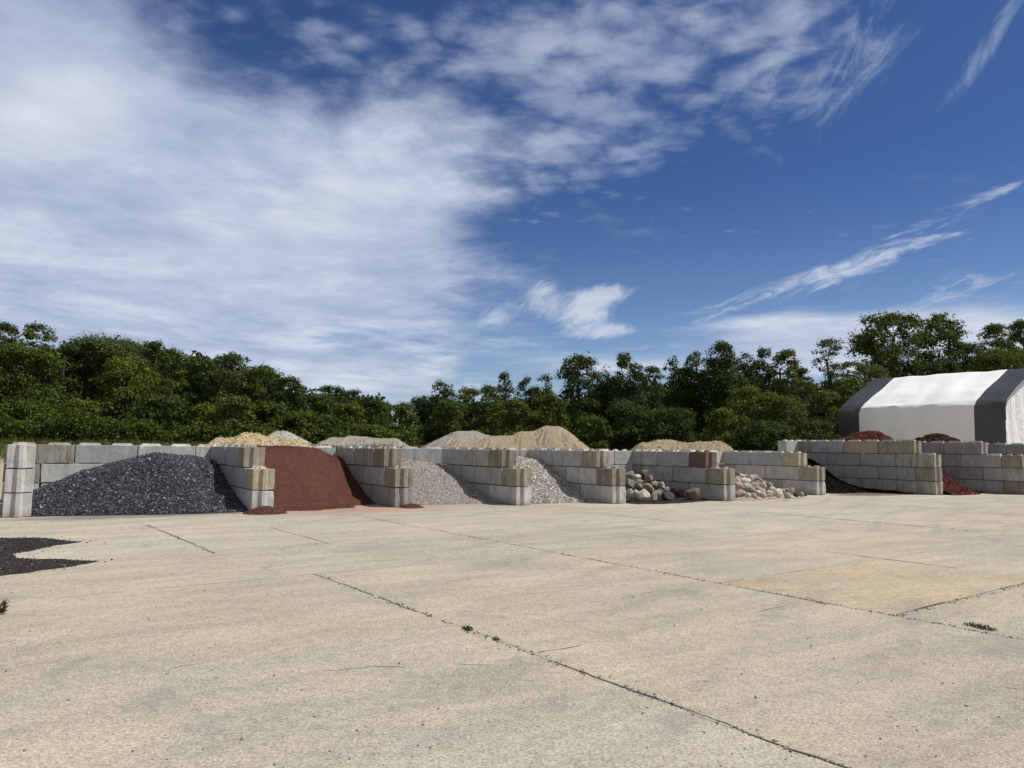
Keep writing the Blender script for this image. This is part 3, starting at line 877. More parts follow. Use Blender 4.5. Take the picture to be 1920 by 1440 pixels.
def cone(cu, cv, H0, k, e=.5, su=1.0):
    def f(a, b):
        d = np.hypot((a - cu) / su, b - cv)
        return H0 - k * (np.sqrt(d * d + e * e) - e)
    return f
heap('brown_mulch_heap', cone(43.7, 24, 2.95, .95, 1.6), 39.5, 46.9, 18.5, 28.5, .1, 6000, .05, MULCHNB, MULCHN, 'dark brown mulch heap showing over the right wall', 'mulch heap', HG, .09, 27)
heap('red_stone_spill', cone(5.42, 21.62, .20, .45, .12, 1.1), 4.5, 6.5, 20.6, 21.96, .03, 900, .014, REDBED, RED, 'small spill of red stone below the tan stained pier', 'stone spill', 'spills of red stone', .012, 28)
heap('red_stone_spill', cone(9.95, 21.82, .12, .42, .08, 1.1), 9.3, 10.7, 21.1, 22.02, .03, 700, .014, REDBED, RED, 'small spill of red stone beside the fine gravel', 'stone spill', 'spills of red stone', .012, 29)

def low_patch(ctr, th=.05):
    """a thin spread of grit inside a drawn outline"""
    pts = np.array(ctr)
    def f(a, b):
        x = a * U[0] + b * V[0]; y = a * U[1] + b * V[1]
        ins = np.zeros(x.shape, bool); dmin = np.full(x.shape, 9.0)
        n = len(pts)
        for i in range(n):
            p, q = pts[i], pts[(i + 1) % n]
            c = ((p[1] > y) != (q[1] > y)) & (x < (q[0] - p[0]) * (y - p[1]) / (q[1] - p[1] + 1e-12) + p[0])
            ins ^= c
            e = q - p; t = np.clip(((x - p[0]) * e[0] + (y - p[1]) * e[1]) / (e @ e), 0, 1)
            dmin = np.minimum(dmin, np.hypot(x - p[0] - t * e[0], y - p[1] - t * e[1]))
        d = np.where(ins, dmin, -dmin)
        q = np.stack([x.ravel() * 2.2, y.ravel() * 2.2, 0 * x.ravel()], 1)
        d = d + (.16 * fbm(q, 12, 4)).reshape(d.shape)
        return th * np.clip(d / .25, -2.5, 1)
    return f
GRIT = make_stone_mat('dark_grit', [(0, (.012, .011, .011)), (.5, (.036, .033, .032)), (.92, (.075, .068, .064)), (1, (.28, .26, .24))], .9, .2)
GRITBED = make_bed_mat('dark_grit_bed', [(.012, .011, .010), (.030, .027, .025), (.062, .056, .052)], 50)
SP = [(-14, 13.6), (-10.6, 14.9), (-9.3, 15.25), (-8.6, 14.85), (-8.1, 14.72), (-8.35, 14.2), (-8.35, 13.5), (-8.5, 13.0), (-8.05, 12.55),
      (-7.3, 12.5), (-6.6, 12.36), (-6.68, 11.85), (-6.9, 11.3), (-7.25, 10.85), (-9.5, 9.6), (-14, 8)]
spu = [p[0] * U[0] + p[1] * U[1] for p in SP]; spv = [p[0] * V[0] + p[1] * V[1] for p in SP]
heap('grit_patch', low_patch(SP, .022), max(min(spu), -5), max(spu) + .3, min(spv), max(spv) + .3, .05, 16000, .010, GRITBED, GRIT,
     'dark grit spread in two tongues on the concrete at left', 'grit patch', None, .008, 31, min_h=.003, stray=.014)

# dark soil under the boulders
SOIL = make_stone_mat('dark_soil', [(0, (.018, .015, .013)), (.9, (.06, .05, .043)), (1, (.16, .14, .12))], .95, .1)
SOILB = make_bed_mat('dark_soil_bed', [(.012, .010, .009), (.032, .027, .023), (.07, .06, .05)])
bp = [W(17.6, 19.9), W(18.8, 19.75), W(20.2, 19.9), W(21.2, 20.3), W(21.75, 20.6), W(21.75, 25), W(17.6, 25.4)]
heap('soil_patch', low_patch([(p.x, p.y) for p in bp], .05), 17.55, 21.8, 19.6, 25.3, .07, 2500, .02, SOILB, SOIL, 'dark soil spread under the boulders', 'soil patch', None, .02, 32, min_h=.006, stray=.02)

# ------------------------------------------------------------------ boulders and fieldstones
def ico(sub):
    bm = bmesh.new(); bmesh.ops.create_icosphere(bm, subdivisions=sub, radius=1.0)
    v = np.array([q.co[:] for q in bm.verts]); f = np.array([[q.index for q in p.verts] for p in bm.faces])
    bm.free(); return v, f
ICO = ico(4); ICO3 = ico(3)
def rock_mesh(seed, cuts, rough, sub=ICO):
    r = np.random.default_rng(seed)
    v, f = sub
    d = v.copy()
    p = d * (1 + rough * 1.3 * fbm(d * 1.1 + seed * 3.1, seed, 2))[:, None]
    for _ in range(cuts):
        n = r.normal(size=3); n /= np.linalg.norm(n)
        k = r.uniform(.52, .80)
        p -= n[None] * np.clip(p @ n - k, 0, None)[:, None] * .88
    p *= (1 + rough * .28 * fbm(d * 4.2 + seed, seed + 8, 3))[:, None]
    lo, hi = p.min(0), p.max(0)
    p = (p - (lo + hi) / 2) / (hi - lo)          # unit box
    return mesh_np('boulder', p, f, [M_ROCK], None, True)

def rock(cx, cy, w, h, v, col, name, label, cat, group, seed, cuts, rough, tilt=0.0, sub=ICO):
    """a stone seen centred on pixel (cx, cy), lying at depth v in its bin"""
    d = ray(cx, cy)
    k = v / (d.x * V[0] + d.y * V[1])
    c = Vector((0, 0, EYE)) + d * k
    sx = w * c.y / F; sz = h * c.y / F
    c.z = max(c.z, sz * .46)
    o = link(name, rock_mesh(seed, cuts, rough, sub), None, c)
    rr = random.Random(seed)
    o.scale = (sx * 1.06, (sx + sz) * .5 * rr.uniform(.9, 1.15), sz * 1.06)
    o.rotation_euler = (rr.uniform(-.1, .1), tilt, rr.uniform(-.25, .25))
    o.color = (*col, 0)
    return tag(o, label, cat, group)

def zoomed(ox, oy, sc, q):
    return ox + q[0] / sc, oy + q[1] / sc, q[2] / sc, q[3] / sc
GY, LG, BR, TN, WH, PK, DK, RB = (.22, .215, .20), (.33, .325, .305), (.125, .10, .078), (.26, .22, .165), (.50, .48, .44), (.30, .25, .225), (.075, .075, .078), (.125, .095, .083)
BOULD = [  # x, y, w, h (in an enlarged view), depth v, colour, tilt, label
    (1300, 725, 240, 190, 22.2, BR, 0, 'shaded brown boulder behind the large reddish boulder'),
    (1150, 690, 120, 130, 22.3, DK, 0, 'dark boulder half hidden behind the flat topped black boulder'),
    (250, 335, 210, 160, 23.4, GY, .2, 'grey boulder highest at the left of the boulder heap'),
    (530, 335, 225, 210, 23.5, BR, .1, 'rough brown boulder on top of the boulder heap'),
    (390, 405, 175, 140, 23.0, WH, .0, 'cream white boulder below the grey boulder at heap top'),
    (640, 430, 200, 140, 23.0, GY, -.4, 'dark and pale banded boulder right of the rough brown one'),
    (240, 535, 190, 190, 22.2, GY, .3, 'veined grey boulder against the left wall of the bin'),
    (415, 510, 150, 170, 22.3, GY, .4, 'smooth grey boulder leaning on the cream white boulder'),
    (430, 610, 200, 160, 21.8, GY, .1, 'rounded grey boulder in the middle of the boulder heap'),
    (755, 570, 160, 200, 22.2, TN, .3, 'upright tan boulder behind the split tan slab'),
    (910, 575, 150, 180, 22.0, LG, -.5, 'pale greenish grey boulder pointing up at right of heap'),
    (1025, 655, 140, 130, 21.6, GY, .3, 'small grey boulder above the flat topped black boulder'),
    (880, 695, 170, 110, 21.4, BR, 0, 'low dark brown boulder wedged under the greenish grey one'),
    (340, 745, 150, 180, 21.4, LG, .5, 'pale grey boulder between the left wall boulder and white boulder'),
    (620, 620, 240, 170, 21.3, TN, .55, 'split tan slab boulder lying across the heap'),
    (812, 745, 200, 140, 20.9, PK, .3, 'pink wedge shaped boulder beside the black boulder'),
    (225, 770, 200, 280, 20.7, GY, .35, 'big mossy grey boulder at the foot of the left wall'),
    (515, 790, 275, 265, 20.5, WH, -.3, 'big white marbled boulder at the front of the heap'),
    (735, 835, 170, 245, 20.3, (.24, .205, .2), .25, 'narrow upright purplish boulder in front of the pink one'),
    (1050, 805, 255, 190, 20.6, DK, .0, 'flat topped black boulder on the dark soil'),
    (1600, 775, 320, 250, 20.4, RB, -.25, 'large reddish brown boulder lying alone at right'),
]
for i, q in enumerate(BOULD):
    x, y, w, h = zoomed(1160, 860, 11.294, q)
    rock(x, y, w, h, q[4], tuple(a * b for a, b in zip(q[5], (1.06, 1.0, .92))), 'boulder', q[7], 'boulder', 'boulders heaped in a bin', 100 + i, 13, .36, q[6])
PG, PW, PB = (.33, .285, .255), (.46, .43, .40), (.20, .16, .135)
FIELD = [
    (245, 325, 105, 95, 23.4, DK, 0, 'small dark fieldstone topmost at the left end of the heap'),
    (400, 362, 120, 75, 23.7, LG, .2, 'pale grey fieldstone on the crest of the heap'),
    (600, 390, 110, 120, 23.6, PG, .5, None), (642, 392, 85, 100, 23.7, PG, .4, None),
    (350, 390, 150, 120, 23.2, WH, .5, 'whitish slab shaped fieldstone below the crest'),
    (275, 405, 130, 85, 23.0, LG, .2, None), (540, 430, 130, 160, 23.2, PW, .6, 'long pinkish white fieldstone near the crest'),
    (690, 500, 110, 80, 23.1, PG, .0, None), (720, 460, 160, 120, 23.3, PB, .5, 'brownish fieldstone at the right of the crest'),
    (800, 525, 130, 120, 23.1, PG, .5, None), (258, 468, 150, 130, 22.5, PW, .2, None),
    (430, 480, 210, 155, 22.6, WH, -.1, 'large white speckled fieldstone in the middle of the heap'),
    (620, 562, 200, 150, 22.3, PG, -.3, None), (470, 575, 180, 120, 22.1, PW, .3, None),
    (290, 585, 230, 180, 21.9, PG, .5, 'largest pinkish grey fieldstone against the left wall'),
    (790, 605, 150, 200, 22.2, PW, .6, 'pale pink fieldstone leaning right on the heap'),
    (920, 572, 155, 155, 22.5, (.20, .185, .165), .1, 'dark olive fieldstone standing above the right slope'),
    (690, 645, 170, 120, 21.9, PG, .1, None), (520, 662, 240, 150, 21.5, GY, -.35, 'long grey fieldstone lying aslant in the lower heap'),
    (765, 690, 170, 120, 21.6, PG, .4, None), (1000, 645, 160, 100, 21.9, PW, .2, None),
    (240, 760, 130, 140, 21.0, PB, .2, None), (332, 732, 175, 165, 21.1, PG, .7, 'smooth pinkish fieldstone at the foot of the left wall'),
    (470, 775, 135, 110, 20.8, PW, .3, None), (600, 780, 140, 105, 20.8, PG, .3, None), (700, 735, 180, 130, 21.1, PW, .2, None),
    (800, 772, 155, 125, 20.8, PG, .3, None), (920, 742, 130, 150, 21.0, PW, .1, None), (1000, 742, 100, 130, 21.0, PG, .4, None),
    (1118, 722, 175, 175, 21.0, WH, .1, 'blocky white fieldstone at the right foot of the heap'),
    (1205, 700, 110, 125, 21.3, (.29, .275, .21), .0, 'greenish grey fieldstone right of the blocky white one'),
    (1290, 675, 130, 110, 21.3, TN, .0, 'tan fieldstone behind the pink fieldstone'),
    (1390, 695, 120, 165, 20.8, (.33, .23, .19), .5, 'salmon pink fieldstone behind the egg shaped one'),
    (1325, 782, 148, 128, 20.2, LG, .2, 'egg shaped pale fieldstone rolled out onto the concrete'),
    (1500, 752, 115, 115, 20.8, DK, .1, 'dark grey fieldstone third from the right end of the row'),
    (1610, 757, 115, 105, 20.8, LG, .1, 'pale grey fieldstone second from the right end of the row'),
    (1690, 752, 70, 95, 20.8, DK, .1, 'small dark fieldstone at the right end of the row'),
]
for i, q in enumerate(FIELD):
    x, y, w, h = zoomed(1360, 860, 11.294, q)
    lab = q[7] or ('pinkish rounded fieldstone packed in the heap' if q[5] in (PG, PB) else 'pale rounded fieldstone packed in the heap')
    rock(x, y, w, h, q[4] - .9, tuple(a * b for a, b in zip(q[5], (1.10, 1.04, .98))), 'fieldstone', lab, 'fieldstone', ('pinkish' if q[5] in (PG, PB) else 'pale') + ' fieldstones packed in a heap' if not q[7] else 'fieldstones heaped in a bin', 200 + i, 4, .26, q[6], ICO3)

# ------------------------------------------------------------------ heaps in the yard behind
def yard_heap(x, peak_y, depth, hw_l, hw_r, mats, label, seed, ridges=0.0, flat=0.0, lumps=.1, n=2500, gs=.05, subs=()):
    """a heap standing behind the bins: peak at (x, peak_y); half widths in metres"""
    p = at(x, peak_y, depth)
    zb = float(terrain_h(np.array(p.x), np.array(p.y))) - .25
    H0 = p.z - zb
    pu = p.x * U[0] + p.y * U[1]; pv = p.x * V[0] + p.y * V[1]
    e0 = np.array([p.x, p.y])
    hills = [(0, 0, H0, hw_l, hw_r, flat)] + list(subs)
    ext = max(hw_l, hw_r) + max([abs(s[0]) + max(s[3], s[4]) for s in subs] + [0])
    def f(a, b):
        x_ = a * U[0] + b * V[0] - e0[0]; y_ = a * U[1] + b * V[1] - e0[1]
        out = np.full(a.shape, -.3)
        for (ox, oy, h, l, r, fl) in hills:
            dx = x_ - ox; dy = y_ - oy
            dx = np.sign(dx) * np.clip(np.abs(dx) - fl, 0, None)
            wx = np.where(dx < 0, l - fl, r - fl); wy = (l + r) / 2
            d = np.sqrt((dx / wx) ** 2 + (dy / wy) ** 2 + .012) - .11
            g = h * (1 - d)
            if ridges:
                ang = np.arctan2(dy, dx)
                rq = fbm(np.stack([np.cos(ang).ravel() * 9, np.sin(ang).ravel() * 9, d.ravel() * .7], 1), seed + 4, 3).reshape(a.shape)
                g = g - ridges * np.abs(rq) * np.clip(d * 1.5, 0, .6) * np.clip(1 - d, 0, 1) * 3
            out = np.maximum(out, g)
        q = np.stack([x_.ravel(), y_.ravel(), 0 * x_.ravel()], 1)
        return out + (lumps * fbm(q * .9, seed, 4)).reshape(a.shape)
    wv = max(hw_l, hw_r) * 1.5 + 2
    return heap('yard_heap', f, pu - ext * 1.1, pu + ext * 1.1, pv - ext * 1.1, pv + ext * 1.1, .16, n, gs, mats[0], mats[1], label, 'material heap', 'loose heaps in the yard behind', lumps * .3, seed, zb, .05)
SANDY = (make_bed_mat('yellow_dirt_bed', [(.24, .185, .11), (.39, .315, .195), (.52, .44, .30)], 9, .95, .9, .5), make_stone_mat('yellow_clods', [(0, (.30, .22, .12)), (.6, (.50, .39, .23)), (1, (.66, .55, .37))]))
PALE = (make_bed_mat('pale_gravel_bed', [(.27, .25, .215), (.39, .365, .32), (.50, .475, .43)], 16), make_stone_mat('pale_gravel', [(0, (.22, .2, .17)), (.6, (.40, .375, .33)), (1, (.56, .53, .49))]))
GREYISH = (make_bed_mat('grey_sand_bed', [(.19, .175, .145), (.275, .25, .21), (.36, .335, .285)], 12), make_stone_mat('grey_sand_bits', [(0, (.17, .15, .12)), (1, (.38, .35, .30))]))
TANS = (make_bed_mat('tan_sand_bed', [(.20, .16, .105), (.285, .232, .160), (.37, .31, .225)], 14), make_stone_mat('tan_sand_bits', [(0, (.22, .17, .1)), (1, (.46, .38, .27))]))
yard_heap(478, 814, 46, 2.9, 4.4, SANDY, 'lumpy yellow dirt heap behind the black stone bin', 41, 0, .5, .38, 8000, .042, subs=((-1.3, -.6, 1.0, 2.2, 2.2, .3), (1.9, -.5, .95, 2.4, 2.2, .3)))
yard_heap(527, 809, 52, 1.9, 2.8, PALE, 'smooth pale grey gravel cone behind the yellow dirt', 42, 0, .25, .05, 2500, .035)
yard_heap(632, 820, 58, 2.2, 4.2, GREYISH, 'grey sand heap under the trees behind the red stone bin', 43, .25, .4, .10, 1500, .03, subs=((1.6, -.4, 1.15, 2.5, 3.4, .6),))
yard_heap(718, 821, 57, 3.6, 2.6, GREYISH, 'ridged grey sand heap left of the tree gap', 44, .3, .9, .08, 1500, .03)
yard_heap(873, 807, 56, 3.6, 4.6, GREYISH, 'shadowed grey sand heap behind the large tan sand heap', 45, .3, .5, .08, 1500, .03)
yard_heap(1036, 799, 50, 4.2, 3.6, TANS, 'largest tan sand heap with a ridged steep right flank', 46, .40, .35, .10, 3000, .03, subs=((-1.6, -.3, 2.16, 4.2, 4.0, .3), (-3.3, -.6, 1.88, 4.4, 4.2, .6), (-5.4, -.8, 1.55, 3.6, 4.0, .6)))
yard_heap(1278, 827, 50, 4.5, 4.5, TANS, 'long low tan sand heap behind the boulder bin', 47, .15, 2.5, .22, 3000, .04)

# ------------------------------------------------------------------ fabric building
def build_tent():
    near = at(1881, 760, 56.0)
    F0 = np.array([near.x, near.y])
    zb = 1.2; eave = 5.75; half = 5.6; ridge = 8.75; length = 13.75
    root = link('storage_tent', None, None, (float(F0[0]), float(F0[1]), zb))
    tag(root, 'white and dark grey fabric storage building with gabled roof', 'storage building')
    EZ, RZ = eave - zb, ridge - zb
    # section across: wall, curved eave, roof slope, ridge, and down the other side; x = across (along u), z
    sec = [(0, 0), (0, EZ * .35), (0, EZ * .7), (0, EZ - .55), (.05, EZ - .25), (.22, EZ), (.5, EZ + .20), (half * .35, EZ + (RZ - EZ) * .38), (half * .7, EZ + (RZ - EZ) * .71), (half - .15, RZ - .04), (half, RZ)]
    full = sec + [(2 * half - x, z) for x, z in sec[::-1][1:]]
    full = np.array(full)
    # resample
    dd = np.r_[0, np.cumsum(np.hypot(*np.diff(full, axis=0).T))]
    tt = np.linspace(0, dd[-1], 90)
    cx = np.interp(tt, dd, full[:, 0]); cz = np.interp(tt, dd, full[:, 1])
    def skin(s0, s1, name, mat, out=0.0, n=40):
        ss = np.linspace(s0, s1, n)
        A, B = np.meshgrid(ss, np.arange(90))
        x = cx[B]; z = cz[B]
        q = np.stack([A.ravel() * .55, tt[B].ravel() * .25, 0 * A.ravel()], 1)
        w = fbm(q, 5, 3).reshape(A.shape) * .09 + fbm(q * np.array([1.5, 6, 1]), 15, 3).reshape(A.shape) * .03
        # cloth sags between the frames every 2.6 m; folds run along the eave
        w = w - .05 * np.sin(A / 2.55 * math.pi) ** 2
        fold = np.exp(-((z - (EZ - .1)) / .28) ** 2) * fbm(np.stack([A.ravel() * .35, z.ravel() * 5, 0 * A.ravel()], 1), 9, 3).reshape(A.shape) * .34
        w = w + fold + out
        nx = np.gradient(cz); nz = -np.gradient(cx); L = np.hypot(nx, nz)
        nx, nz = -nx / L, -nz / L
        x = x + nx[B] * w; z = z + nz[B] * w
        X_ = U[0] * x + V[0] * A; Y_ = U[1] * x + V[1] * A
        vs = np.stack([X_.ravel(), Y_.ravel(), z.ravel()], 1)
        i = np.arange(A.size).reshape(A.shape)
        f = np.stack([i[:-1, :-1].ravel(), i[:-1, 1:].ravel(), i[1:, 1:].ravel(), i[1:, :-1].ravel()], 1)
        return link(name, mesh_np(name, vs, f, [mat], None, True), root)
    white = make_plain('white_fabric', (.88, .88, .87), .55, .35, 0, .4, .12)
    dark = make_plain('dark_fabric', (.058, .062, .060), .45, .5, 0, 1.2, .35)
    def wrinkled():
        k = newmat('silver_sheet', .5, .5); t = k.t; o = k.coord('Object')
        n = noise(t, vmap(t, o, (1.3, 1.3, .45)), 2.2, 6, .6, 1.6)
        k.color(mixc(t, .3, (.84, .85, .86), ramp(t, n, [(.3, (.35, .35, .36)), (.7, (.65, .65, .65))]), 'OVERLAY'))
        k.bump(n, .7, .18)
        return k.m
    silver = wrinkled()
    b1 = skin(-.12, 2.1, 'cover_band', dark, .015, 14); b1['label'] = 'dark grey cover band at the near gable end'
    skin(2.1, length - 2.05, 'cover', white, 0.0, 110)
    b2 = skin(length - 2.05, length, 'cover_band', dark, .015, 14); b2['label'] = 'dark grey cover band at the far end'
    # gable ends: slightly inside the cover
    def gable(s, name, mat):
        prof = np.array([(x, z) for x, z in full])
        prof[:, 0] = half + (prof[:, 0] - half) * .985; prof[:, 1] *= .985
        n = 60
        xs = np.linspace(prof[:, 0].min(), prof[:, 0].max(), n)
        top = np.interp(xs, prof[3:-3, 0], prof[3:-3, 1])
        vs, fs = [], []
        m = 40
        for i, x in enumerate(xs):
            for j in range(m):
                z = top[i] * j / (m - 1)
                d = .10 * math.sin(x * 5 + z * .7) * .4 + .05 * math.sin(x * 13 + z)
                p = U * x + V * (s + d)
                vs.append((p[0], p[1], z))
        for i in range(n - 1):
            for j in range(m - 1):
                fs.append((i * m + j, (i + 1) * m + j, (i + 1) * m + j + 1, i * m + j + 1))
        return link(name, mesh_np(name, np.array(vs), np.array(fs), [mat], None, True), root)
    g = gable(.16, 'gable_curtain', silver)
    g2 = gable(length - .15, 'gable_curtain', dark)
    # dark hem along the near rake and the pale strap near the corner
    v, f = tubes([([Vector((U[0] * x - V[0] * .1, U[1] * x - V[1] * .1, z)) for x, z in full[2:-2]], np.full(len(full) - 4, .07))], 6)
    link('rake_hem', mesh_np('rake_hem', v, f, [dark], None, True), root)
    v, f = tubes([([Vector((*(U * -.03 + V * .45), .2)), Vector((*(U * -.03 + V * .42), 1.6))], [.025, .025])], 5)
    link('strap', mesh_np('strap', v, f, [white], None, True), root)
build_tent()

# ------------------------------------------------------------------ trees
LEAF = {'mid': make_leaf_mat('leaf_mid', (.078, .110, .021)), 'dark': make_leaf_mat('leaf_dark', (.050, .078, .019)),
        'yellow': make_leaf_mat('leaf_yellow', (.098, .128, .021)), 'grey': make_leaf_mat('leaf_grey', (.088, .114, .042)),
        'bluish': make_leaf_mat('leaf_bluish', (.050, .084, .030)), 'olive': make_leaf_mat('leaf_olive', (.098, .114, .028))}

def leaf_quads(pos, nrm, size, rng):
    n = len(pos)
    t = rng.normal(size=(n, 3)); a = np.cross(nrm, t); a /= np.linalg.norm(a, axis=1)[:, None] + 1e-9
    b = np.cross(nrm, a)
    s = size * np.exp(rng.normal(0, .35, n)); e = rng.uniform(.5, .9, n)
    a = a * s[:, None]; b = b * (s * e)[:, None]
    bend = nrm * (s * rng.uniform(-.3, .3, n))[:, None]
    vs = np.stack([pos - a, pos - b * .8 + bend, pos + a, pos + b + bend], 1).reshape(-1, 3)
    return vs, (np.arange(n * 4).reshape(n, 4))

PROF = {'broad': lambda t: np.clip(1 - (np.abs(t - .42) / .60) ** 2.4, 0, 1) ** .42,
        'oval': lambda t: np.clip(1 - (np.abs(t - .44) / .58) ** 2.2, 0, 1) ** .42 * (1 - .12 * t),
        'poplar': lambda t: np.clip((1.02 - t) ** .65 * (.45 + 1.1 * t) * 1.15, 0, 1),
        'umbrella': lambda t: np.clip(.25 + 1.0 * t, 0, 1) * np.sqrt(np.clip(1 - ((t - .55) / .50) ** 2, 0, 1)),
        'shrub': lambda t: np.sqrt(np.clip(1 - (t * .97) ** 2, 0, 1)) * (.75 + .25 * np.clip(t * 4, 0, 1))}

def tree(px, top, hw, depth, shape, leaf, label, name='tree', seed=0, base=.12, dens=1.0, leafsize=.092, lean=0.0, blobs=None, group='trees along the back of the yard', cat='tree', gap=0.0):
    rng = np.random.default_rng(1000 + seed)
    p = at(px, top, depth)
    zb = float(terrain_h(np.array(p.x), np.array(p.y))) - .15
    Ht = p.z - zb
    R = hw * depth / F * (1.18 if shape == 'poplar' else 1.06)
    root = link(name, None, None, (p.x, p.y, zb))
    tag(root, label, cat, group)
    prof = PROF[shape]
    nb = blobs or int(np.clip(R * Ht * (4.2 if shape == 'poplar' else 2.8), 44, 150))
    ang = rng.uniform(0, 2 * math.pi, nb)
    if shape == 'poplar':         # several upright leaders of unequal height
        nl_ = 4
        la = rng.uniform(0, 2 * math.pi) + np.arange(nl_) * 2 * math.pi / nl_
        lx, ly = np.cos(la) * R * .48, np.sin(la) * R * .48
        lh = np.r_[1.0, rng.uniform(.78, .97, nl_ - 1)] * Ht
        lx[0] *= .3; ly[0] *= .3
        k = rng.integers(0, nl_, nb)
        t = rng.uniform(0, 1, nb) ** .85
        pr = np.clip((1.05 - t) ** .5 * (.6 + .9 * t), 0, 1) * .66
        rr = np.sqrt(rng.uniform(.05, 1, nb)) * pr * R
        br = np.clip(R * rng.uniform(.26, .42, nb) * (.62 + .5 * (1 - t)), .42, 1.4)
        zz = lh[k] * (base + (1 - base) * t)
        zz = np.minimum(zz, lh[k] - br * 1.1)
        f_ = .35 + .65 * np.clip(t * 1.6, 0, 1)
        c = np.stack([lx[k] * f_ + np.cos(ang) * rr, ly[k] * f_ + np.sin(ang) * rr, zz], 1)
        for j in range(nl_):
            c[j] = (lx[j], ly[j], lh[j] - br[j] * 1.25)
    else:
        t = np.linspace(0, 1, nb) ** .95 + rng.normal(0, .03, nb); t = np.clip(t, 0, 1)
        rr = np.sqrt(rng.uniform(.12, 1, nb)) * np.maximum(prof(t), .42 * (t > .5)) * R * .84
        br = R * rng.uniform(.20, .38, nb) * (.55 + .45 * prof(t))
        br = np.clip(br, .55, 1.7)
        zz = Ht * (base + (1 - base) * t)
        zz = np.minimum(zz, Ht - br * (1.12 + .5 * rng.uniform(0, 1, nb)))
        c = np.stack([np.cos(ang) * rr + lean * zz, np.sin(ang) * rr, zz], 1)
        c[-1] = (lean * Ht, 0, Ht - br[-1] * 1.1)
    # leaves: on the shells of the boughs, thinned by a coarse noise so that gaps open
    area = (4 * math.pi * br ** 2)
    nl = (area * 24 * dens * (.092 / leafsize) ** 2).astype(int) + 12
    idx = np.repeat(np.arange(nb), nl)
    n = len(idx)
    d = rng.normal(size=(n, 3)); d /= np.linalg.norm(d, axis=1)[:, None]
    d[:, 2] = np.where(d[:, 2] < -.25, -d[:, 2] * .6, d[:, 2])
    rad_ = br[idx] * (1.08 - .55 * rng.uniform(0, 1, n) ** 1.8)
    lump = 1 + .38 * fbm(d * 2.2 + c[idx] * .7, seed, 2)
    pos = c[idx] + d * (rad_ * lump)[:, None] * np.array([1, 1, 1.3 if shape == 'poplar' else .85])
    pos = pos + rng.normal(0, 1, (n, 3)) * (br[idx] * .17)[:, None]
    if gap:
        keep = fbm(pos * .75, seed + 50, 3) > (gap - .45)
        pos, d = pos[keep], d[keep]; n = len(pos)
    ok = pos[:, 2] > .1
    pos, d = pos[ok], d[ok]; n = len(pos)
    nrm = d * .9 + rng.normal(size=(n, 3)) * .42 + np.array([0, 0, .34])
    nrm /= np.linalg.norm(nrm, axis=1)[:, None]
    vs, fs = leaf_quads(pos, nrm, leafsize, rng)
    cm = mesh_np('crown', vs, fs, [LEAF[leaf]])
    link('crown', cm, root)
    # trunk and limbs
    paths = []
    r0 = .022 * Ht + .05
    tz = np.linspace(0, .82, 7)
    wob = np.cumsum(rng.normal(0, .014 * Ht, (7, 2)), axis=0); wob[0] = 0
    tp = np.stack([wob[:, 0] + lean * tz * Ht, wob[:, 1], tz * Ht], 1)
    paths.append((tp, r0 * (1 - tz) + .03))
    order = rng.permutation(nb)[:18 if shape != 'shrub' else 6]
    for k in order:
        e = c[k]
        h0 = np.clip(e[2] - np.hypot(e[0], e[1]) * rng.uniform(.8, 1.5), .12 * Ht, .8 * Ht)
        s = np.array([np.interp(h0, tp[:, 2], tp[:, 0]), np.interp(h0, tp[:, 2], tp[:, 1]), h0])
        m = s * .45 + e * .55 + np.array([0, 0, -.06 * Ht]) * rng.uniform(.2, 1)
        q = r0 * (1 - h0 / Ht) * .55 + .02
        paths.append((np.stack([s, (s + m) / 2 + rng.normal(0, .08, 3), m, e]), np.array([q, q * .75, q * .5, .018])))
    v, f = tubes(paths, 6)
    link('trunk', mesh_np('trunk', v, f, [M_BARK], None, True), root)
    return root

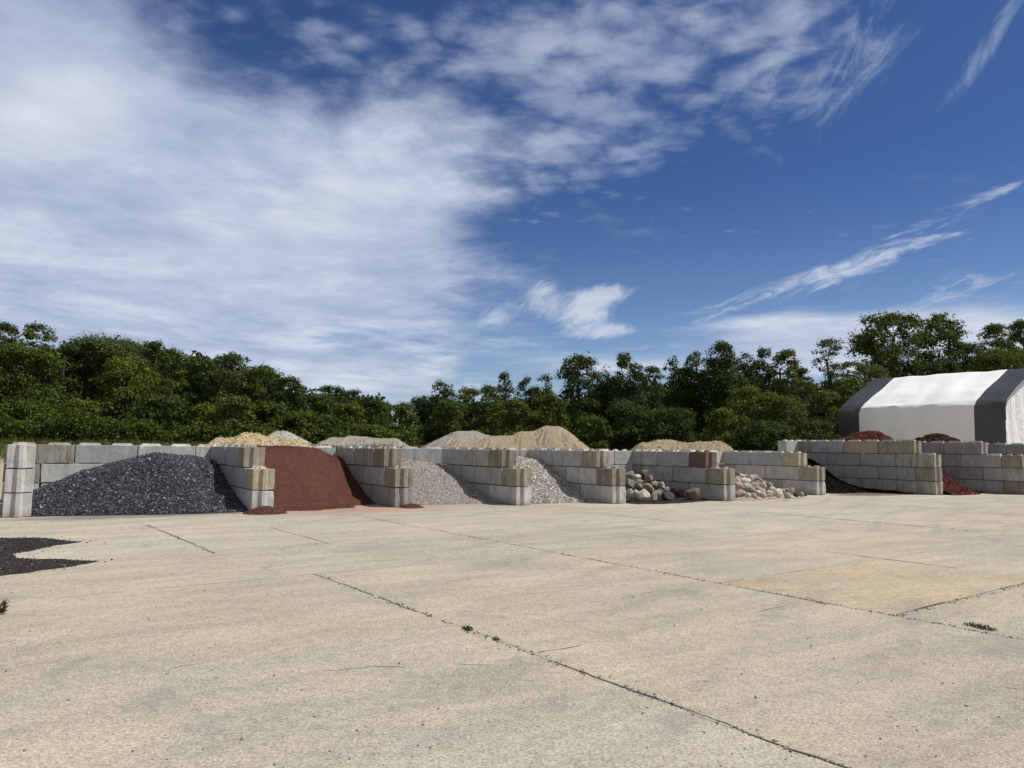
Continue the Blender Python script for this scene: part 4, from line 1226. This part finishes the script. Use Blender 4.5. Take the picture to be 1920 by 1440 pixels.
TREES = [
    # px, top, halfwidth, depth, shape, leaf, dict, label
    (4, 600, 40, 74, 'umbrella', 'dark', dict(gap=.12), 'tall open crowned tree cut by the left edge'),
    (70, 603, 38, 73, 'umbrella', 'mid', dict(gap=.16, dens=.9), 'tall tree with layered open crown second from left edge'),
    (38, 640, 70, 62, 'broad', 'mid', dict(), 'broad bright green tree in front at the left edge'),
    (128, 640, 34, 72, 'oval', 'dark', dict(), 'dark narrow tree right of the layered open crown'),
    (205, 628, 82, 76, 'umbrella', 'grey', dict(gap=.2, base=.35), 'wide airy grey green crown with bare forked limbs'),
    (240, 664, 56, 64, 'broad', 'yellow', dict(base=.25), 'yellowish green rounded tree with a pale bare trunk below'),
    (294, 636, 32, 75, 'oval', 'dark', dict(), 'dark tree rising right of the wide airy crown'),
    (325, 648, 36, 70, 'oval', 'mid', dict(), 'mid green tree on the slope above the black stone heap'),
    (368, 666, 36, 72, 'oval', 'dark', dict(), 'dark tree left of the grey green willowy tree'),
    (438, 658, 50, 72, 'broad', 'grey', dict(gap=.1), 'grey green willowy tree standing above the yellow dirt heap'),
    (496, 682, 44, 72, 'broad', 'mid', dict(), 'mid green tree sloping down right of the willowy tree'),
    (545, 702, 40, 72, 'oval', 'dark', dict(), 'dark rounded tree above the pale gravel cone'),
    (384, 752, 28, 60, 'oval', 'yellow', dict(base=.05), 'small bright yellow green tree left of the yellow dirt heap'),
    (150, 742, 46, 58, 'shrub', 'yellow', dict(base=.03), 'low bright green tree in front of the dark thicket'),
    (300, 735, 50, 59, 'broad', 'dark', dict(base=.05), 'low dark tree above the top of the black stone heap'),
    (60, 745, 60, 58, 'shrub', 'mid', dict(base=.02), 'low spreading tree above the leftmost bin corner'),
    (438, 738, 46, 60, 'broad', 'olive', dict(base=.04), 'olive green low tree behind the yellow dirt heap'),
    (505, 748, 42, 62, 'broad', 'mid', dict(base=.04), 'low rounded green tree behind the pale gravel cone'),
    (600, 735, 40, 74, 'oval', 'mid', dict(), 'mid green tree between the dark rounded tree and distant crowns'),
    (625, 720, 34, 92, 'broad', 'bluish', dict(gap=.08), 'distant bluish tree showing over the middle of left treeline'),
    (660, 727, 26, 94, 'broad', 'bluish', dict(gap=.08), 'distant bluish tree right of the other distant one'),
    (655, 752, 34, 68, 'oval', 'yellow', dict(base=.04), 'yellow green tree above the left grey sand heap'),
    (570, 765, 36, 62, 'shrub', 'mid', dict(base=.02), 'low bushy tree right of the pale gravel cone'),
    (608, 775, 34, 63, 'shrub', 'dark', dict(base=.02), 'dark bushy tree at left of the grey sand heap'),
    (700, 744, 28, 78, 'oval', 'dark', dict(), 'dark small tree near the gap in the treeline'),
    (718, 750, 26, 82, 'oval', 'mid', dict(), 'mid green small tree near the gap in the treeline'),
    (706, 795, 34, 64, 'shrub', 'mid', dict(base=.02), 'low bright bush growing over the ridged grey sand heap'),
    (752, 752, 30, 72, 'broad', 'mid', dict(base=.03), 'rounded tree at the left side of the treeline gap'),
    (790, 742, 22, 86, 'oval', 'dark', dict(base=.05), 'dark slim tree at the right side of the treeline gap'),
    (826, 714, 30, 84, 'poplar', 'dark', dict(base=.06, gap=.06), 'dark poplar with ragged top right of the treeline gap'),
    (845, 745, 36, 78, 'broad', 'mid', dict(base=.03), 'rounded tree behind the shadowed grey sand heap'),
    (880, 724, 34, 82, 'broad', 'olive', dict(base=.05), 'olive tree right of the ragged dark poplar'),
    (915, 720, 30, 80, 'oval', 'mid', dict(base=.04), 'mid green tree left of the slim spired poplar'),
    (946, 698, 24, 86, 'poplar', 'grey', dict(gap=.14), 'slim spired grey green poplar above the tan sand heap'),
    (988, 706, 22, 86, 'poplar', 'dark', dict(gap=.06), 'slim dark poplar right of the spired grey green one'),
    (1020, 703, 24, 85, 'poplar', 'mid', dict(gap=.06), 'slim poplar directly above the tan sand peak'),
    (965, 745, 46, 74, 'broad', 'olive', dict(base=.03), 'olive bushy tree behind the left shoulder of tan sand'),
    (1030, 735, 36, 76, 'broad', 'mid', dict(base=.03), 'bushy green tree right behind the tan sand peak'),
    (1085, 662, 46, 82, 'oval', 'dark', dict(base=.05), 'tall dense dark tree above the right of tan sand'),
    (1135, 690, 34, 85, 'poplar', 'mid', dict(base=.06), 'mid green poplar beside the tall dense dark tree'),
    (1170, 665, 36, 82, 'poplar', 'dark', dict(base=.05), 'tall pointed dark tree right of the dense dark tree'),
    (1222, 683, 28, 90, 'oval', 'grey', dict(gap=.18), 'pale thin crowned tree between two tall dark ones'),
    (1268, 668, 32, 82, 'poplar', 'dark', dict(base=.05), 'left twin of the dark poplars over the low sand heap'),
    (1304, 658, 30, 82, 'poplar', 'dark', dict(base=.05), 'right twin of the dark poplars over the low sand heap'),
    (1354, 640, 36, 80, 'poplar', 'dark', dict(base=.05, gap=.05), 'tallest spire topped poplar in the middle treeline'),
    (1398, 660, 28, 82, 'poplar', 'dark', dict(base=.05), 'dark poplar right of the tallest spire'),
    (1430, 652, 28, 84, 'poplar', 'bluish', dict(base=.05), 'bluish poplar second right of the tallest spire'),
    (1472, 653, 38, 80, 'oval', 'olive', dict(base=.06, gap=.08), 'olive brown tree with bare lower limbs'),
    (1505, 686, 26, 88, 'oval', 'mid', dict(), 'bright dense tree left of the thin airy tree'),
    (1556, 630, 34, 82, 'umbrella', 'grey', dict(gap=.30, dens=.55, base=.3), 'thin airy tree with bare stem left of the tent'),
    (1600, 674, 36, 82, 'umbrella', 'grey', dict(gap=.24, dens=.6, base=.2), 'pale feathery tree above the tent corner'),
    (1668, 584, 68, 92, 'broad', 'mid', dict(gap=.44, base=.40, leafsize=.12), 'big spreading cottonwood left of a matching pair behind the tent'),
    (1762, 585, 48, 93, 'broad', 'mid', dict(gap=.42, base=.36, leafsize=.12), 'big cottonwood right of a matching pair behind the tent'),
    (1640, 682, 38, 86, 'broad', 'olive', dict(base=.08), 'olive tree below the spreading cottonwood'),
    (1712, 704, 30, 88, 'broad', 'grey', dict(gap=.12), 'small pale tree between the cottonwood trunks'),
    (1808, 640, 42, 92, 'broad', 'dark', dict(base=.06), 'dark tree right of the cottonwood pair'),
    (1862, 604, 36, 98, 'oval', 'mid', dict(gap=.10), 'tall tree behind the right end of the tent roof'),
    (1915, 598, 36, 98, 'oval', 'mid', dict(gap=.10), 'tall tree cut by the right edge'),
    (1880, 648, 58, 88, 'broad', 'yellow', dict(base=.05), 'yellowish broad tree just over the tent ridge'),
    (1765, 672, 50, 88, 'shrub', 'dark', dict(base=.04), 'dark low tree behind the middle of tent roof'),
    (1412, 718, 50, 68, 'broad', 'yellow', dict(base=.03), 'yellow green rounded tree in front of the poplars'),
    (1475, 738, 44, 66, 'broad', 'olive', dict(base=.03), 'olive rounded tree right of the yellow green one'),
    (1352, 762, 30, 66, 'oval', 'yellow', dict(base=.03), 'small yellow green tree right of the low sand heap'),
    (1545, 728, 38, 70, 'broad', 'olive', dict(base=.03), 'brownish olive tree close to the tent corner'),
    (1590, 705, 40, 78, 'broad', 'yellow', dict(base=.03), 'yellowish tree behind the far tent corner'),
    (1180, 750, 56, 72, 'broad', 'dark', dict(base=.03), 'dark low tree at the foot of the tall dark trees'),
    (1262, 760, 46, 70, 'broad', 'dark', dict(base=.03), 'dark low tree above the low tan sand heap'),
    (1110, 775, 40, 70, 'shrub', 'mid', dict(base=.02), 'low bush right of the tan sand peak'),
    (1430, 785, 60, 64, 'shrub', 'dark', dict(base=.02), 'dark bush left of the tall right bins'),
    (1525, 785, 50, 66, 'shrub', 'dark', dict(base=.02), 'dark bush between the tall right bins and tent'),
]
for i, (px, top, hw, dep, sh, lf, kw, lab) in enumerate(TREES):
    nm = 'poplar_tree' if sh == 'poplar' else ('bush' if sh == 'shrub' else ('cottonwood_tree' if 'cottonwood' in lab else 'broadleaf_tree'))
    tree(px, top, hw, dep, sh, lf, lab, nm, seed=i, cat='bush' if sh == 'shrub' else 'tree', **kw)

# far wood and undergrowth: masses nobody could count
def foliage_mass(name, path, hfun, depth_w, leaf, n, seed, size=.22, vary=.22):
    rng = np.random.default_rng(seed)
    path = np.array(path, float)
    seg = np.r_[0, np.cumsum(np.hypot(*np.diff(path, axis=0).T))]
    t = rng.uniform(0, seg[-1], n)
    x = np.interp(t, seg, path[:, 0]); y = np.interp(t, seg, path[:, 1])
    x = x + rng.uniform(-.5, .5, n) * depth_w; y = y + rng.uniform(-.5, .5, n) * depth_w
    q = np.stack([x * .35, y * .35, 0 * x], 1)
    top = hfun(t / seg[-1]) * (1 + vary * fbm(q, seed, 3))
    z = top * np.sqrt(rng.uniform(0, 1, n))
    zb = terrain_h(x, y)
    pos = np.stack([x, y, zb + z], 1)
    nrm = rng.normal(size=(n, 3)) + np.array([0, 0, .6]); nrm /= np.linalg.norm(nrm, axis=1)[:, None]
    vs, fs = leaf_quads(pos, nrm, size, rng)
    return link(name, mesh_np(name, vs, fs, [LEAF[leaf]]))
def gp(x, depth):
    p = at(x, 840, depth); return (p.x, p.y)
o = foliage_mass('undergrowth', [gp(-60, 56), gp(150, 56), gp(360, 59), gp(560, 63), (gp(740, 72))], lambda t: 1.8 - t * .4, 5, 'mid', 40000, 71, .11, .75)
tag(o, 'low green undergrowth along the foot of the left treeline', 'undergrowth', None, 'stuff')
o = foliage_mass('undergrowth', [gp(790, 82), gp(1000, 78), gp(1200, 76), gp(1400, 72), gp(1600, 72)], lambda t: 2.0 + 0 * t, 6, 'dark', 44000, 72, .13, .75)
tag(o, 'dark undergrowth along the foot of the right treeline', 'undergrowth', None, 'stuff')
o = foliage_mass('distant_wood', [gp(-80, 92), gp(300, 92), gp(560, 98), gp(690, 100)], lambda t: 10.5 - 4.6 * smooth(.45, 1, t), 7, 'dark', 90000, 73, .20)
tag(o, 'solid dark wood closing the gaps of the left treeline', 'wood', None, 'stuff')
o = foliage_mass('distant_wood', [gp(800, 104), gp(1000, 102), gp(1150, 100), gp(1460, 98), gp(1600, 100), gp(2050, 112)], lambda t: 6.4 + 3.0 * smooth(.15, .35, t) - 1.6 * smooth(.5, .62, t), 7, 'dark', 100000, 74, .20)
tag(o, 'solid dark wood closing the gaps of the right treeline', 'wood', None, 'stuff')

# grass of the field behind the walls
def make_grass():
    rng = np.random.default_rng(5)
    n = 60000
    dep = 34 + 40 * rng.uniform(0, 1, n) ** .8
    x = (rng.uniform(-60, 1980, n) - 960) / F * dep
    v = x * V[0] + dep * V[1]
    q = np.stack([x * .25, dep * .25, 0 * x], 1)
    ok = (v > 40 + 5 * fbm(q, 2, 3)) & (fbm(q * 1.7, 4, 3) > -.22)
    x, dep = x[ok], dep[ok]; n = len(x)
    z = terrain_h(x, dep)
    h = rng.uniform(.15, .42, n) * (1 + .8 * fbm(np.stack([x * .5, dep * .5, 0 * x], 1), 8, 2))
    a = rng.uniform(0, 2 * math.pi, n); w = rng.uniform(.02, .05, n)
    b0 = np.stack([x, dep, z - .03], 1)
    side = np.stack([np.cos(a) * w, np.sin(a) * w, 0 * a], 1)
    tip = b0 + np.stack([rng.normal(0, .12, n), rng.normal(0, .12, n), h], 1)
    vs = np.stack([b0 - side, b0 + side, tip], 1).reshape(-1, 3)
    me = mesh_np('grass', vs, np.arange(n * 3).reshape(n, 3), [make_leaf_mat('grass_blade', (.095, .115, .035), .5)])
    tag(link('grass', me), 'rough green grass in the field behind the bins', 'grass', None, 'stuff')
make_grass()

# ------------------------------------------------------------------ weeds in the joints, loose grit
WEED = make_leaf_mat('weed_leaf', (.050, .070, .018), .4)
DRY = make_leaf_mat('dry_weed', (.10, .088, .045), .4)
def weed(x, y, r, h, n, label, seed, mat=WEED, stretch=1.0, ang=0.0):
    d = ray(x, y); k = -EYE / d.z
    p = Vector((0, 0, EYE)) + d * k
    rng = np.random.default_rng(seed)
    a = rng.uniform(0, 2 * math.pi, n); rr = r * np.sqrt(rng.uniform(0, 1, n))
    px, py = np.cos(a) * rr * stretch, np.sin(a) * rr
    c, s = math.cos(ang), math.sin(ang)
    px, py = px * c - py * s, px * s + py * c
    b0 = np.stack([px, py, np.full(n, .002)], 1)
    out = np.stack([np.cos(a), np.sin(a), 0 * a], 1)
    L = h * rng.uniform(.5, 1.2, n)
    tip = b0 + out * (L * rng.uniform(.3, 1.1, n))[:, None] + np.array([0, 0, 1]) * (L * rng.uniform(.25, 1, n))[:, None]
    mid = (b0 + tip) / 2 + np.array([0, 0, 1]) * (L * .12)[:, None]
    side = np.stack([-np.sin(a), np.cos(a), 0 * a], 1) * (L * .14)[:, None]
    vs = np.stack([b0, mid - side, tip, mid + side], 1).reshape(-1, 3)
    o = link('weed', mesh_np('weed', vs, np.arange(n * 4).reshape(n, 4), [mat]), None, p)
    return tag(o, label, 'weed', 'weeds growing in the pavement joints')
QA = PA + math.pi / 2
weed(1838, 1178, .055, .055, 130, 'largest green weed in the joint at far right', 1, WEED, 3.4, QA)
weed(877, 1181, .05, .05, 70, 'small green weed in the long joint near picture middle', 2, WEED, 1.8, QA)
weed(930, 1200, .035, .035, 45, 'tiny weed just below the other in the long joint', 3, WEED, 1.8, QA)
weed(-6, 1150, .05, .13, 40, 'brown weed at the left edge of the concrete', 4, DRY, 1.0, 0)
weed(1092, 1261, .03, .025, 40, 'dry tuft low in the long joint', 5, DRY, 2.2, QA)
weed(1540, 1132, .03, .03, 40, 'flat dry tuft in the joint beside the tan slab', 6, DRY, 2.8, QA)
weed(1172, 872, .01, .01, 3, 'x', 9) if False else None

def make_grit():
    rng = np.random.default_rng(77)
    n = 2600
    dep = 3.8 + 24 * rng.uniform(0, 1, n) ** 1.6
    x = (rng.uniform(-100, 2020, n) - 960) / F * dep
    v = x * V[0] + dep * V[1]
    ok = v < 21.5
    x, dep = x[ok], dep[ok]
    size = .0045 + .010 * rng.uniform(0, 1, len(x)) ** 5
    pts = np.stack([x, dep, size * .4], 1)
    g, f = grain_shape(len(x), rng)
    g = np.einsum('nij,nkj->nki', rand_rot(len(x), rng), g); g[:, :, 2] *= .6
    vs = (g * size[:, None, None] + pts[:, None]).reshape(-1, 3)
    fs = (f[None] + (np.arange(len(x)) * 6)[:, None, None]).reshape(-1, 3)
    m = make_stone_mat('loose_grit', [(0, (.05, .045, .04)), (.4, (.14, .125, .105)), (.75, (.33, .30, .26)), (1, (.62, .60, .56))])
    tag(link('loose_grit', mesh_np('loose_grit', vs, fs, [m])), 'loose grit scattered over the concrete', 'grit', None, 'stuff')
    # pebbles along the joints
    n = 1600
    P = []
    for p, q0, q1, k in ((4.45, 2.4, 10.8, 420), (8.95, 3.0, 10.8, 420), (9.0, 11, 19, 160), (3.8, 13.8, 19.4, 160), (20.2, 8.2, 14.4, 260)):
        q = rng.uniform(q0, q1, k)
        P.append(PD * (p + rng.normal(0, .035, k))[:, None] + QD * q[:, None])
    q = rng.uniform(8.95, 13.9, 260); P.append(PD * q[:, None] + QD * (4.54 + rng.normal(0, .04, 260))[:, None])
    P = np.concatenate(P)
    vs, fs = grains(np.c_[P, np.full(len(P), .006)], .009, rng, .5, .7)
    m = make_stone_mat('joint_crumb', [(0, (.06, .05, .04)), (.5, (.22, .20, .165)), (1, (.55, .52, .46))])
    tag(link('joint_crumbs', mesh_np('joint_crumbs', vs, fs, [m])), 'crumbs of broken concrete along the joints', 'rubble', None, 'stuff')
make_grit()
